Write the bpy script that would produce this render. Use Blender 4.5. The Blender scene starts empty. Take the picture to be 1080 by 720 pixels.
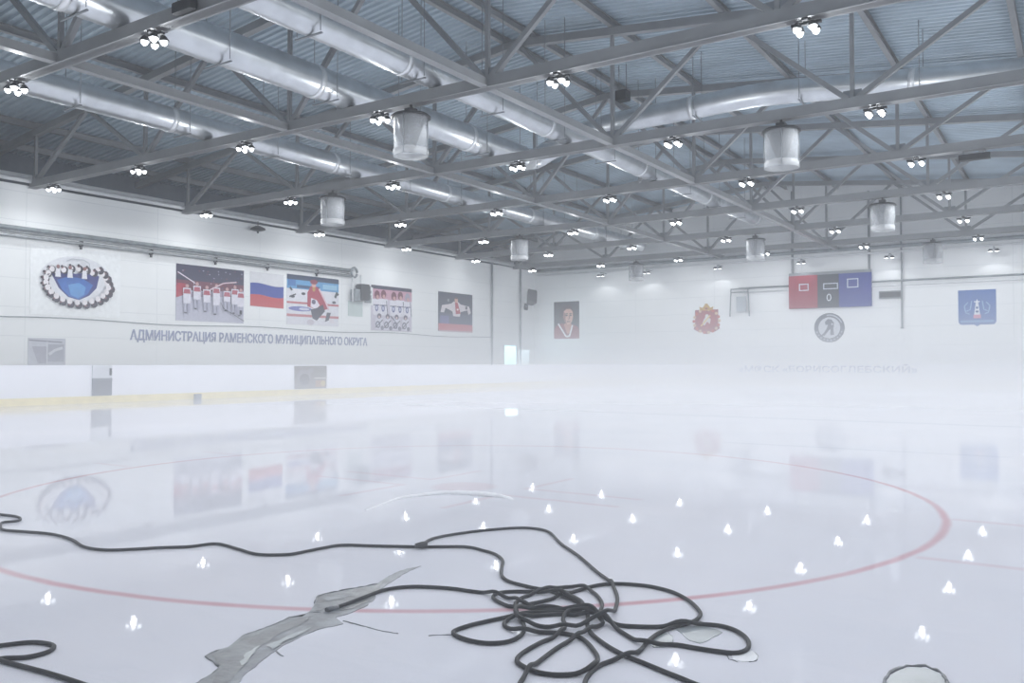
import bpy, bmesh, math, random
from mathutils import Vector, Matrix
random.seed(7)
R = math.radians
C = bpy.context.scene.collection
# ---------------------------------------------------------------- camera
F = 900.0; EYE = Vector((0, 0, 1.22)); YAW = math.atan2(600, 900); PITCH = math.atan2(23.5, 900)
cam_d = bpy.data.cameras.new('camera'); cam = bpy.data.objects.new('camera', cam_d); C.objects.link(cam)
cam_d.sensor_width = 36; cam_d.lens = F / 1080 * 36; cam_d.clip_end = 300; cam_d.clip_start = 0.05
cam.location = EYE; cam.rotation_euler = (R(90) + PITCH, 0, YAW)
bpy.context.scene.camera = cam
MW = cam.rotation_euler.to_matrix()
def ray(px, py): return MW @ Vector(((px - 540) / F, (360 - py) / F, -1))
def on_ground(px, py, z=0.0):
    d = ray(px, py); return EYE + d * ((z - EYE.z) / d.z)
def on_x(px, py, x):
    d = ray(px, py); return EYE + d * ((x - EYE.x) / d.x)
def on_y(px, py, y):
    d = ray(px, py); return EYE + d * ((y - EYE.y) / d.y)
# ---------------------------------------------------------------- materials
def mat(name, col, rough=0.6, metal=0.0, noise=0.0, scale=3.0, emit=None, estr=0, bump=0.0, alpha=None, trans=None, stretch=None):
    m = bpy.data.materials.new(name); m.use_nodes = True
    nt = m.node_tree; b = nt.nodes['Principled BSDF']
    b.inputs['Base Color'].default_value = (*col, 1); b.inputs['Roughness'].default_value = rough
    b.inputs['Metallic'].default_value = metal
    if noise or bump:
        tc = nt.nodes.new('ShaderNodeNewGeometry'); n = nt.nodes.new('ShaderNodeTexNoise'); n.inputs['Scale'].default_value = scale
        n.inputs['Detail'].default_value = 5
        src = tc.outputs['Position']
        if stretch:
            mp = nt.nodes.new('ShaderNodeMapping'); mp.inputs['Scale'].default_value = stretch
            nt.links.new(src, mp.inputs['Vector']); src = mp.outputs['Vector']
        nt.links.new(src, n.inputs['Vector'])
        if noise:
            r = nt.nodes.new('ShaderNodeValToRGB')
            r.color_ramp.elements[0].position = 0.3; r.color_ramp.elements[1].position = 0.7
            r.color_ramp.elements[0].color = (*[max(0, c * (1 - noise)) for c in col], 1)
            r.color_ramp.elements[1].color = (*[min(1, c * (1 + noise)) for c in col], 1)
            nt.links.new(n.outputs['Fac'], r.inputs['Fac']); nt.links.new(r.outputs['Color'], b.inputs['Base Color'])
        if bump:
            bp = nt.nodes.new('ShaderNodeBump'); bp.inputs['Strength'].default_value = bump; bp.inputs['Distance'].default_value = 0.02
            nt.links.new(n.outputs['Fac'], bp.inputs['Height']); nt.links.new(bp.outputs['Normal'], b.inputs['Normal'])
    if emit:
        b.inputs['Emission Color'].default_value = (*emit, 1); b.inputs['Emission Strength'].default_value = estr
    if alpha is not None: b.inputs['Alpha'].default_value = alpha
    if trans: b.inputs['Transmission Weight'].default_value = trans
    return m
_cm = {}
def srgb(r, g, b):
    f = lambda c: (c / 255 / 12.92) if c / 255 <= 0.04045 else ((c / 255 + 0.055) / 1.055) ** 2.4
    return (f(r), f(g), f(b))
def sat(r, g, b):
    k = 0.30 * min(r, g, b) * (1 - min(r, g, b) / 255); f = 255 / (255 - 0.4 * k)
    return srgb(*[max(0, (c - k)) * f for c in (r, g, b)])
def ink(r, g, b):
    k = (r, g, b)
    if k not in _cm: _cm[k] = mat('print_%d_%d_%d' % k, sat(r, g, b), 0.7, noise=0.06, scale=6)
    return _cm[k]
M = {}
M['steel'] = mat('grey_painted_steel', (0.28, 0.29, 0.30), 0.42, metal=0.15, noise=0.10, scale=1.3)
M['steel_dark'] = mat('dark_grey_steel', (0.22, 0.24, 0.26), 0.5, noise=0.10, scale=2)
M['deck'] = mat('corrugated_zinc_deck', (0.42, 0.51, 0.58), 0.45, metal=0.15, noise=0.14, scale=0.5)
M['duct'] = mat('galvanised_duct', (0.66, 0.69, 0.71), 0.33, metal=0.85, noise=0.10, scale=2.0)
M['band'] = mat('bright_duct_band', (0.85, 0.87, 0.88), 0.35, metal=0.6, noise=0.05)
M['black'] = mat('black_plastic', (0.018, 0.02, 0.022), 0.5, noise=0.2)
M['hose'] = mat('black_rubber_hose', (0.009, 0.011, 0.014), 0.55, noise=0.5, scale=30)
M['hose'].node_tree.nodes['Principled BSDF'].inputs['Specular IOR Level'].default_value = 0.2
M['board'] = mat('white_rink_board', (0.80, 0.81, 0.86), 0.35, noise=0.03, scale=0.8)
M['yellow'] = mat('yellow_kick_plate', (0.80, 0.70, 0.38), 0.4, noise=0.1, scale=3)
M['pipe'] = mat('white_painted_pipe', (0.72, 0.74, 0.76), 0.4, noise=0.06)
M['pipe_grey'] = mat('grey_insulated_pipe', (0.22, 0.25, 0.27), 0.5, noise=0.25, scale=4)
M['pipe_mid'] = mat('mid_grey_pipe', (0.34, 0.36, 0.38), 0.4, metal=0.4, noise=0.2, scale=4)
M['conc'] = mat('darkened_walkway', (0.07, 0.075, 0.08), 0.8, noise=0.1)  # hidden walkway set darker so less light bounces up to the left roof
M['lens'] = mat('lit_lamp_lens', (0.9, 0.95, 1), 0.3, emit=(0.92, 0.97, 1.0), estr=5)
M['glow'] = mat('lit_opening', (0.7, 0.9, 1), 0.4, emit=(0.50, 0.90, 1.0), estr=1.9)
M['glow_dim'] = mat('dim_lit_opening', (0.7, 0.9, 1), 0.4, emit=(0.75, 0.92, 1.0), estr=0.7)
M['frost'] = mat('frosted_drum_shell', (0.58, 0.61, 0.64), 0.6, alpha=0.34, noise=0.05)
M['frost_thin'] = mat('frosted_drum_skirt', (0.78, 0.80, 0.82), 0.35, alpha=0.30, noise=0.05)
for k in ('lens',): M[k].cycles.emission_sampling = 'NONE'
M['slush'] = mat('grey_melt_slush', (0.21, 0.225, 0.25), 0.45, noise=0.4, scale=8, bump=0.4)
M['puddle'] = mat('thin_grey_water', (0.30, 0.335, 0.36), 0.3, noise=0.12, scale=7)
M['crack'] = mat('dark_wet_ice_edge', (0.13, 0.14, 0.16), 0.4, noise=0.4, scale=25)
M['snow'] = mat('shaved_ice_snow', (0.86, 0.87, 0.91), 0.7, noise=0.03, scale=20, bump=0.4)
M['letters'] = mat('grey_blue_letters', srgb(122, 130, 168), 0.6, noise=0.05)
M['letters_far'] = mat('dark_blue_board_letters', (0.03, 0.035, 0.07), 0.6, noise=0.05)

def wall_material():
    m = bpy.data.materials.new('white_sandwich_panel'); m.use_nodes = True; nt = m.node_tree; b = nt.nodes['Principled BSDF']
    g = nt.nodes.new('ShaderNodeNewGeometry'); s = nt.nodes.new('ShaderNodeSeparateXYZ'); nt.links.new(g.outputs['Position'], s.inputs[0])
    def line(sock, period, w):
        a = nt.nodes.new('ShaderNodeMath'); a.operation = 'PINGPONG'; a.inputs[1].default_value = period / 2
        nt.links.new(sock, a.inputs[0])
        c = nt.nodes.new('ShaderNodeMath'); c.operation = 'LESS_THAN'; c.inputs[1].default_value = w
        nt.links.new(a.outputs[0], c.inputs[0]); return c.outputs[0]
    lz = line(s.outputs['Z'], 1.18, 0.012)
    add = nt.nodes.new('ShaderNodeMath'); add.operation = 'ADD'; nt.links.new(s.outputs['X'], add.inputs[0]); nt.links.new(s.outputs['Y'], add.inputs[1])
    lv = line(add.outputs[0], 6.0, 0.012)
    mx = nt.nodes.new('ShaderNodeMath'); mx.operation = 'MAXIMUM'; nt.links.new(lz, mx.inputs[0]); nt.links.new(lv, mx.inputs[1])
    n = nt.nodes.new('ShaderNodeTexNoise'); n.inputs['Scale'].default_value = 0.5; n.inputs['Detail'].default_value = 4
    nt.links.new(g.outputs['Position'], n.inputs['Vector'])
    r = nt.nodes.new('ShaderNodeValToRGB'); r.color_ramp.elements[0].color = (0.80, 0.82, 0.83, 1); r.color_ramp.elements[1].color = (0.85, 0.87, 0.88, 1)
    nt.links.new(n.outputs['Fac'], r.inputs['Fac'])
    mix = nt.nodes.new('ShaderNodeMix'); mix.data_type = 'RGBA'; mix.inputs['B'].default_value = (0.68, 0.71, 0.73, 1)
    nt.links.new(r.outputs['Color'], mix.inputs['A']); nt.links.new(mx.outputs[0], mix.inputs['Factor'])
    nt.links.new(mix.outputs['Result'], b.inputs['Base Color']); b.inputs['Roughness'].default_value = 0.5
    return m
M['wall'] = wall_material()
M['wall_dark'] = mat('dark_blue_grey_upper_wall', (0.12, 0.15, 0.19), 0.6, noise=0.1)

CIRC = (-5.12, 6.82); RAD = 4.27
def ice_material():
    m = bpy.data.materials.new('rink_ice'); m.use_nodes = True; nt = m.node_tree; b = nt.nodes['Principled BSDF']; L = nt.links.new
    g = nt.nodes.new('ShaderNodeNewGeometry'); P = g.outputs['Position']
    s = nt.nodes.new('ShaderNodeSeparateXYZ'); L(P, s.inputs[0])
    def math_(op, a, b_=None, c=None):
        n = nt.nodes.new('ShaderNodeMath'); n.operation = op
        for i, x in enumerate((a, b_, c)):
            if x is None: continue
            if isinstance(x, (int, float)): n.inputs[i].default_value = x
            else: L(x, n.inputs[i])
        return n.outputs[0]
    def noise(scale, detail=3, st=None):
        n = nt.nodes.new('ShaderNodeTexNoise'); n.inputs['Scale'].default_value = scale; n.inputs['Detail'].default_value = detail
        src = P
        if st:
            mp = nt.nodes.new('ShaderNodeMapping'); mp.inputs['Scale'].default_value = st[0]; mp.inputs['Rotation'].default_value = (0, 0, st[1])
            L(P, mp.inputs['Vector']); src = mp.outputs['Vector']
        L(src, n.inputs['Vector']); return n.outputs['Fac']
    def soft(dist, half, edge):   # 1 inside half, falling to 0 over edge
        n = nt.nodes.new('ShaderNodeMapRange'); n.interpolation_type = 'SMOOTHSTEP'
        n.inputs['From Min'].default_value = half; n.inputs['From Max'].default_value = half + edge
        n.inputs['To Min'].default_value = 1; n.inputs['To Max'].default_value = 0
        L(dist, n.inputs['Value']); return n.outputs['Result']
    wob = math_('MULTIPLY', math_('SUBTRACT', noise(3.0, 2), 0.5), 0.03)
    X = math_('ADD', s.outputs['X'], wob); Y = math_('ADD', s.outputs['Y'], wob)
    def dist(cx, cy):
        dx = math_('SUBTRACT', X, cx); dy = math_('SUBTRACT', Y, cy)
        return math_('SQRT', math_('ADD', math_('MULTIPLY', dx, dx), math_('MULTIPLY', dy, dy)))
    def ring(cx, cy, r, half, edge): return soft(math_('ABSOLUTE', math_('SUBTRACT', dist(cx, cy), r)), half, edge)
    def seg(axis, c, half, edge, lo, hi, other):
        a = soft(math_('ABSOLUTE', math_('SUBTRACT', axis, c)), half, edge)
        o = soft(math_('ABSOLUTE', math_('SUBTRACT', other, (lo + hi) / 2)), (hi - lo) / 2, 0.04)
        return math_('MULTIPLY', a, o)
    # red marks
    cx, cy = CIRC
    red = ring(cx, cy, RAD, 0.006, 0.048)
    red = math_('MULTIPLY', red, math_('ADD', 0.45, math_('MULTIPLY', noise(0.9, 2), 0.75)))
    marks = [soft(dist(cx, cy), 0.24, 0.14)]
    for yy in (5.93, 7.52): marks += [seg(Y, yy, 0.012, 0.06, -0.86, -0.2, X), seg(Y, yy, 0.012, 0.06, -10.1, -9.4, X)]
    for sx in (-1, 1):
        for sy in (-1, 1):
            marks += [seg(Y, cy + sy * 0.23, 0.012, 0.05, min(cx + sx * 0.6, cx + sx * 1.8), max(cx + sx * 0.6, cx + sx * 1.8), X),
                      seg(X, cx + sx * 0.6, 0.012, 0.05, min(cy + sy * 0.23, cy + sy * 1.1), max(cy + sy * 0.23, cy + sy * 1.1), Y)]
    mk = marks[0]
    for q in marks[1:]: mk = math_('MAXIMUM', mk, q)
    red = math_('MAXIMUM', red, math_('MULTIPLY', mk, 0.28))
    # far blue / grey lines
    blue = math_('MAXIMUM', seg(Y, 19.2, 0.10, 0.12, -25, 1.3, X), seg(Y, 33.5, 0.12, 0.12, -25, 1.3, X))
    blue = math_('MAXIMUM', blue, math_('MULTIPLY', seg(Y, 12.9, 0.02, 0.07, -4.6, -0.8, X), 0.7))
    base = nt.nodes.new('ShaderNodeValToRGB'); base.color_ramp.elements[0].position = .3; base.color_ramp.elements[1].position = .7
    base.color_ramp.elements[0].color = (0.74, 0.75, 0.83, 1); base.color_ramp.elements[1].color = (0.81, 0.805, 0.875, 1)
    L(noise(0.55, 5), base.inputs['Fac'])
    def mixc(a, col, fac):
        n = nt.nodes.new('ShaderNodeMix'); n.data_type = 'RGBA'; L(a, n.inputs['A']); n.inputs['B'].default_value = (*col, 1)
        if isinstance(fac, float): n.inputs['Factor'].default_value = fac
        else: L(fac, n.inputs['Factor'])
        return n.outputs['Result']
    col = base.outputs['Color']
    # skate scuffs
    sc = math_('MULTIPLY', soft(math_('ABSOLUTE', math_('SUBTRACT', noise(2.0, 4, ((0.35, 3.0, 1), 0.5)), 0.5)), 0.002, 0.02), 0.07)
    col = mixc(col, (0.92, 0.93, 0.96), sc)
    sc2 = math_('MULTIPLY', soft(math_('ABSOLUTE', math_('SUBTRACT', noise(1.4, 4, ((0.3, 2.4, 1), -0.9)), 0.48)), 0.001, 0.014), 0.10)
    col = mixc(col, (0.60, 0.63, 0.70), sc2)
    col = mixc(col, (0.56, 0.10, 0.14), math_('MULTIPLY', red, 0.60))
    col = mixc(col, (0.30, 0.36, 0.48), math_('MULTIPLY', blue, 0.45))
    L(col, b.inputs['Base Color'])
    b.inputs['IOR'].default_value = 1.31; b.inputs['Specular IOR Level'].default_value = 0.15
    rr = nt.nodes.new('ShaderNodeMapRange'); rr.inputs['To Min'].default_value = 0.0; rr.inputs['To Max'].default_value = 0.022
    L(noise(1.1, 4), rr.inputs['Value']); L(rr.outputs['Result'], b.inputs['Roughness'])
    bp = nt.nodes.new('ShaderNodeBump'); bp.inputs['Strength'].default_value = 0.015; bp.inputs['Distance'].default_value = 0.01
    hh = math_('ADD', math_('MULTIPLY', noise(34, 2), 0.5), math_('MULTIPLY', noise(5, 2), 0.12))
    L(hh, bp.inputs['Height']); L(bp.outputs['Normal'], b.inputs['Normal'])
    return m
M['ice'] = ice_material()

# ---------------------------------------------------------------- mesh helpers
def BM(): return bmesh.new()
def obj(name, bm, m, parent=None, smooth=False, loc=None):
    me = bpy.data.meshes.new(name); bmesh.ops.recalc_face_normals(bm, faces=bm.faces[:]); bm.to_mesh(me); bm.free()
    for x in (m if isinstance(m, (list, tuple)) else [m]): me.materials.append(x)
    if smooth:
        for p in me.polygons: p.use_smooth = True
    o = bpy.data.objects.new(name, me); C.objects.link(o)
    if parent: o.parent = parent
    if loc: o.location = loc
    return o
def thing(name, label, cat, loc=(0, 0, 0), rotz=0, group=None):
    o = bpy.data.objects.new(name, None); C.objects.link(o); o.empty_display_size = 0.2
    o.location = loc; o.rotation_euler = (0, 0, rotz); return tag(o, label, cat, group)
def tag(o, label, cat, group=None, kind=None):
    o['label'] = label; o['category'] = cat
    if group: o['group'] = group
    if kind: o['kind'] = kind
    return o
def struct(name, bm, m, label=None):
    o = obj(name, bm, m); o['kind'] = 'structure'
    if label: o['label'] = label
    return o
def box(bm, c, s, rot=None, mi=0):
    mtx = Matrix.Translation(Vector(c)) @ (rot.to_4x4() if rot else Matrix()) @ Matrix.Diagonal((s[0], s[1], s[2], 1))
    r = bmesh.ops.create_cube(bm, size=1, matrix=mtx)
    fs = set()
    for v in r['verts']: fs.update(v.link_faces)
    for f in fs: f.material_index = mi
    return r['verts']
def beam(bm, a, b, w, h, up=Vector((0, 0, 1)), ext=0.0):
    a, b = Vector(a), Vector(b); d = (b - a); L = d.length; d.normalize()
    x = d.cross(up)
    if x.length < 1e-4: x = d.cross(Vector((1, 0, 0)))
    x.normalize(); z = x.cross(d)
    rot = Matrix((x, d, z)).transposed()
    return box(bm, (a + b) / 2, (w, L + 2 * ext, h), rot)
def ibeam(bm, a, b, w, h, t=0.02):
    a, b = Vector(a), Vector(b)
    up = Vector((0, 0, 1))
    beam(bm, a + up * (h / 2 - t / 2), b + up * (h / 2 - t / 2), w, t)
    beam(bm, a - up * (h / 2 - t / 2), b - up * (h / 2 - t / 2), w, t)
    beam(bm, a, b, t, h - 2 * t)
def tube(bm, pts, r, n=10, closed=False, cap=True, radii=None, mi=0):
    pts = [Vector(p) for p in pts]; rings = []; N = len(pts); prev = None
    for i, p in enumerate(pts):
        if closed: t = pts[(i + 1) % N] - pts[i - 1]
        else: t = pts[min(i + 1, N - 1)] - pts[max(i - 1, 0)]
        t.normalize()
        if prev is None:
            u = t.cross(Vector((0, 0, 1)))
            if u.length < 1e-3: u = t.cross(Vector((1, 0, 0)))
        else: u = prev - t * prev.dot(t)
        u.normalize(); prev = u; w = t.cross(u)
        rr = radii[i] if radii else r
        rings.append([bm.verts.new(p + (u * math.cos(2 * math.pi * k / n) + w * math.sin(2 * math.pi * k / n)) * rr) for k in range(n)])
    m = N if closed else N - 1
    for i in range(m):
        A, B = rings[i], rings[(i + 1) % N]
        for k in range(n):
            f = bm.faces.new((A[k], A[(k + 1) % n], B[(k + 1) % n], B[k])); f.material_index = mi; f.smooth = True
    if cap and not closed:
        for q in (rings[0], rings[-1]):
            f = bm.faces.new(q); f.material_index = mi
def lathe(bm, prof, n=24, c=(0, 0, 0), cap=False):
    rings = []
    for r, z in prof:
        rings.append([bm.verts.new((c[0] + r * math.cos(2 * math.pi * k / n), c[1] + r * math.sin(2 * math.pi * k / n), c[2] + z)) for k in range(n)])
    for A, B in zip(rings, rings[1:]):
        for k in range(n): bm.faces.new((A[k], A[(k + 1) % n], B[(k + 1) % n], B[k])).smooth = True
    if cap: bm.faces.new(rings[0]); bm.faces.new(rings[-1])
def smooth_path(pts, per=8):
    pts = [Vector(p) for p in pts]; out = []
    for i in range(len(pts) - 1):
        p0, p1, p2, p3 = pts[max(i - 1, 0)], pts[i], pts[i + 1], pts[min(i + 2, len(pts) - 1)]
        for k in range(per):
            t = k / per
            out.append(0.5 * ((2 * p1) + (p2 - p0) * t + (2 * p0 - 5 * p1 + 4 * p2 - p3) * t * t + (3 * p1 - p0 - 3 * p2 + p3) * t ** 3))
    out.append(pts[-1]); return out
ORD = ['first', 'second', 'third', 'fourth', 'fifth', 'sixth', 'seventh', 'eighth', 'ninth', 'tenth', 'eleventh']

# ---------------------------------------------------------------- dimensions
XL, XR = -36.0, 2.9; YN, YF = -6.5, 57.2; RIDGE = -16.7; XB = -40.0
ZC = 8.45                               # underside of the bottom chords
def ztop(x): return 1.22 + 11.5 - 0.105 * abs(x - RIDGE)
TY = [3.8 + 7.2 * k for k in range(8)]  # trusses along the hall
VB = [-35.7, -28.1, -20.5, -12.9, -5.3, 2.3]; VT = [-31.9, -24.3, -16.7, -9.1, -1.5]

# ---------------------------------------------------------------- shell
bm = BM(); box(bm, ((XB + XR) / 2, (YN + YF) / 2, -0.16), (XR - XB + 1, YF - YN + 1, 0.3)); struct('floor_surround', bm, M['conc'])
# rink outline
bx0, bx1, by0, by1, RC = -25.5, 1.7, -3.5, 55.9, 6.0
def outline(off=0.0, n=14):
    pts = []
    for cx, cy, a0 in ((bx1 - RC, by1 - RC, 0), (bx0 + RC, by1 - RC, 90), (bx0 + RC, by0 + RC, 180), (bx1 - RC, by0 + RC, 270)):
        for k in range(n + 1):
            a = R(a0 + 90 * k / n); pts.append((cx + (RC + off) * math.cos(a), cy + (RC + off) * math.sin(a)))
    return pts
bm = BM(); vs = [bm.verts.new((x, y, 0)) for x, y in outline(0.05)]; f = bm.faces.new(vs)
r = bmesh.ops.extrude_face_region(bm, geom=[f]); bmesh.ops.translate(bm, vec=(0, 0, -0.02), verts=[v for v in r['geom'] if isinstance(v, bmesh.types.BMVert)])
struct('floor', bm, M['ice'], 'white rink ice with faded red face-off circle')
def ring_wall(bm, o0, o1, z0, z1):
    A, B = outline(o0), outline(o1); n = len(A)
    q = [[bm.verts.new((*P[i], z)) for i in range(n)] for P, z in ((A, z0), (A, z1), (B, z1), (B, z0))]
    for j in range(4):
        a, b = q[j], q[(j + 1) % 4]
        for i in range(n): bm.faces.new((a[i], a[(i + 1) % n], b[(i + 1) % n], b[i]))
t = thing('rink_boards', 'long white dasher boards around the ice with yellow kick strip', 'rink boards', (bx0, 20, 0))
def loc_bm(bm): bmesh.ops.translate(bm, vec=(-bx0, -20, 0), verts=bm.verts[:]); return bm
bm = BM(); ring_wall(bm, 0, 0.11, 0, 1.14); obj('board_panel', loc_bm(bm), M['board'], t)
bm = BM(); ring_wall(bm, -0.02, -0.001, 0.0, 0.22); obj('kick_plate', loc_bm(bm), M['yellow'], t)['label'] = 'yellow kick strip'
bm = BM(); ring_wall(bm, -0.015, 0.125, 1.14, 1.175); obj('cap_rail', loc_bm(bm), M['board'], t)

def wall(name, c, s, m='wall'):
    bm = BM(); box(bm, c, s); return struct(name, bm, M[m])
ZW = 8.55
wall('wall_left', (XL - 0.1, (YN + YF) / 2, ZW / 2), (0.2, YF - YN, ZW))
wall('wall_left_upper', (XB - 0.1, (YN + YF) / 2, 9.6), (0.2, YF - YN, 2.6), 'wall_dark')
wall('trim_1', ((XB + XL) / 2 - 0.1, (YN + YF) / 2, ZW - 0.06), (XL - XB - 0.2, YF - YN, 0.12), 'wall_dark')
wall('wall_back', ((XB + XR) / 2, YF + 0.1, 6.6), (XR - XB + 0.4, 0.2, 13.2))
wall('wall_front', ((XB + XR) / 2, YN - 0.1, 6.6), (XR - XB + 0.4, 0.2, 13.2))
wall('wall_right', (XR + 0.1, (YN + YF) / 2, 6.0), (0.2, YF - YN, 12.0))
# corrugated roof deck, both slopes
bm = BM(); DZ = 0.42; prof = []; y = YN
while y < YF:
    for dy, dz in ((0, 0), (0.10, 0), (0.14, 0.075), (0.26, 0.075)): prof.append((y + dy, dz))
    y += 0.30
rows = [[bm.verts.new((x, y, ztop(x) + DZ + dz)) for y, dz in prof] for x in (XB - 0.2, RIDGE, XR + 0.2)]
for A, B in zip(rows, rows[1:]):
    for i in range(len(prof) - 1): bm.faces.new((A[i], A[i + 1], B[i + 1], B[i]))
struct('ceiling', bm, M['deck'], 'corrugated zinc roof deck')

# ---------------------------------------------------------------- roof steel
def truss_parts(root):
    zc = ZC + 0.16
    bm = BM(); beam(bm, (XL + 0.02, 0, zc), (XR - 0.05, 0, zc), 0.24, 0.32); beam(bm, (XL + 0.02, 0, ZC + 0.01), (XR - 0.05, 0, ZC + 0.01), 0.34, 0.02)
    obj('bottom_chord', bm, M['steel'], root)
    bm = BM(); beam(bm, (XB + 0.1, 0, ztop(XB)), (RIDGE, 0, ztop(RIDGE)), 0.24, 0.26); beam(bm, (RIDGE, 0, ztop(RIDGE)), (XR - 0.05, 0, ztop(XR)), 0.24, 0.26)
    obj('top_chord', bm, M['steel'], root)
    for x in VB:
        bm = BM(); beam(bm, (x, 0, zc + 0.1), (x, 0, ztop(x) - 0.1), 0.11, 0.11); obj('upright', bm, M['steel'], root)
    for i, xt in enumerate(VT):
        for xb, s in ((VB[i], 1), (VB[i + 1], -1)):
            bm = BM(); beam(bm, (xb + 0.12 * s, 0, zc + 0.14), (xt - 0.1 * s, 0, ztop(xt) - 0.1), 0.14, 0.14); obj('diagonal', bm, M['steel'], root)
    for x in VB:
        bm = BM(); box(bm, (x, 0, zc + 0.24), (0.5, 0.03, 0.3)); obj('gusset_plate', bm, M['steel_dark'], root)
def copy_tree(o, parent=None):
    c = o.copy(); C.objects.link(c)
    if parent: c.parent = parent
    for ch in [x for x in o.children]: copy_tree(ch, c)
    return c
def far_ord(k, n): # k counted from near, n items -> words counted from the end wall
    return ORD[n - 1 - k]
tr0 = None
for k, y in enumerate(TY):
    if tr0 is None:
        tr0 = thing('roof_truss', '', 'roof truss', (0, y, 0)); truss_parts(tr0); t = tr0
    else: t = copy_tree(tr0); t.location = (0, y, 0)
    tag(t, 'grey steel roof truss spanning the hall, %s counted from the far end wall' % far_ord(k, len(TY)), 'roof truss', 'roof trusses across the hall')
PX = [-38.5, -35.7, -31.9, -28.1, -24.3, -20.5, -17.25, -16.15, -12.9, -9.1, -5.3, -1.5, 2.3]
for k, x in enumerate(PX):
    zz = ztop(x) + 0.275; bm = BM(); h = 0.26
    ibeam(bm, (0, YN + 0.02 - 20, 0), (0, YF - 0.02 - 20, 0), 0.17, h, 0.025)
    o = obj('purlin', bm, M['steel'], loc=(x, 20, zz))
    tag(o, 'grey steel purlin under the roof deck, %s from the left wall' % (ORD + ['twelfth', 'thirteenth'])[k], 'purlin', 'purlins under the roof deck')
for k, x in enumerate((-20.5, -12.9)):
    bm = BM(); beam(bm, (0, YN + 0.02 - 20, 0), (0, YF - 0.02 - 20, 0), 0.16, 0.22); beam(bm, (0, YN + 0.02 - 20, -0.115), (0, YF - 0.02 - 20, -0.115), 0.24, 0.02)
    o = obj('longitudinal_beam', bm, M['steel'], loc=(x, 20, ZC + 0.14))
    tag(o, 'long steel beam joining the truss bottoms, %s from the left wall' % ORD[k], 'steel beam', 'long beams joining the truss bottoms')

# ---------------------------------------------------------------- ducts
def duct(name, label, path, r, hanger_every=3.6, band_every=7.2, ribs=True):
    path = [Vector(p) for p in path]; o0 = path[0].copy()
    root = thing(name, label, 'air duct', o0)
    fine = []; rad = []; step = 0.16
    for a, b in zip(path, path[1:]):
        n = max(1, int((b - a).length / step))
        for i in range(n): fine.append(a.lerp(b, i / n) - o0)
    fine.append(path[-1] - o0)
    rad = [r * (1.0 + (0.018 if i % 2 else -0.008)) for i in range(len(fine))] if ribs else None
    bm = BM(); tube(bm, fine, r, n=28, radii=rad); obj('duct_body', bm, M['duct'], root, smooth=True)
    acc = 0; last_b = -1e9; last_h = -1e9
    for i in range(1, len(fine) - 1):
        acc += (fine[i] - fine[i - 1]).length
        d = (fine[i + 1] - fine[i - 1]).normalized()
        if acc - last_b > band_every:
            last_b = acc; bm = BM(); tube(bm, [fine[i] - d * 0.09, fine[i] + d * 0.09], r * 1.045, n=28); obj('joint_band', bm, M['band'], root)
        if acc - last_h > hanger_every:
            last_h = acc; bm = BM(); p = fine[i]; side = d.cross(Vector((0, 0, 1))).normalized()
            for s in (-1, 1):
                a = p + side * s * r * 1.02; wx = (a + o0).x; top = ztop(wx) + DZ - o0.z
                tube(bm, [a - Vector((0, 0, r * 0.9)), Vector((a.x, a.y, top))], 0.012, n=6)
            beam(bm, p + side * r * 1.15 - Vector((0, 0, r * 1.06)), p - side * r * 1.15 - Vector((0, 0, r * 1.06)), 0.05, 0.03)
            obj('hanger', bm, M['steel_dark'], root)
    return root
zd = ZC + 0.33
duct('ventilation_duct', 'bright silver round duct running lengthwise nearest the left wall', [(-24.6, -5, zd + 0.40), (-24.6, 52.5, zd + 0.40)], 0.40)
duct('ventilation_duct', 'thick silver duct running lengthwise and ending at the crosswise duct', [(-18.0, -5, zd + 0.45), (-18.0, 27.6, zd + 0.45)], 0.46)
duct('ventilation_duct', 'ribbed silver duct running lengthwise beside the second long beam under the ridge', [(-14.7, -5, zd + 0.38), (-14.7, 46, zd + 0.38)], 0.38)
zz0 = zd + 0.45
duct('ventilation_duct', 'curved silver duct crossing the hall below the roof deck', smooth_path([(-18.0, 28.1, zz0), (-17.9, 28.7, zz0 + 0.2), (-17.2, 29.0, zz0 + 0.6), (-15, 29, 1.22 + 9.1), (-12, 29, 1.22 + 9.2), (-9, 29, 1.22 + 9.25), (-6, 29, 1.22 + 9.0), (-3.4, 29, 1.22 + 8.75), (2.4, 29, 1.22 + 8.3)], 6), 0.40)

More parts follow.
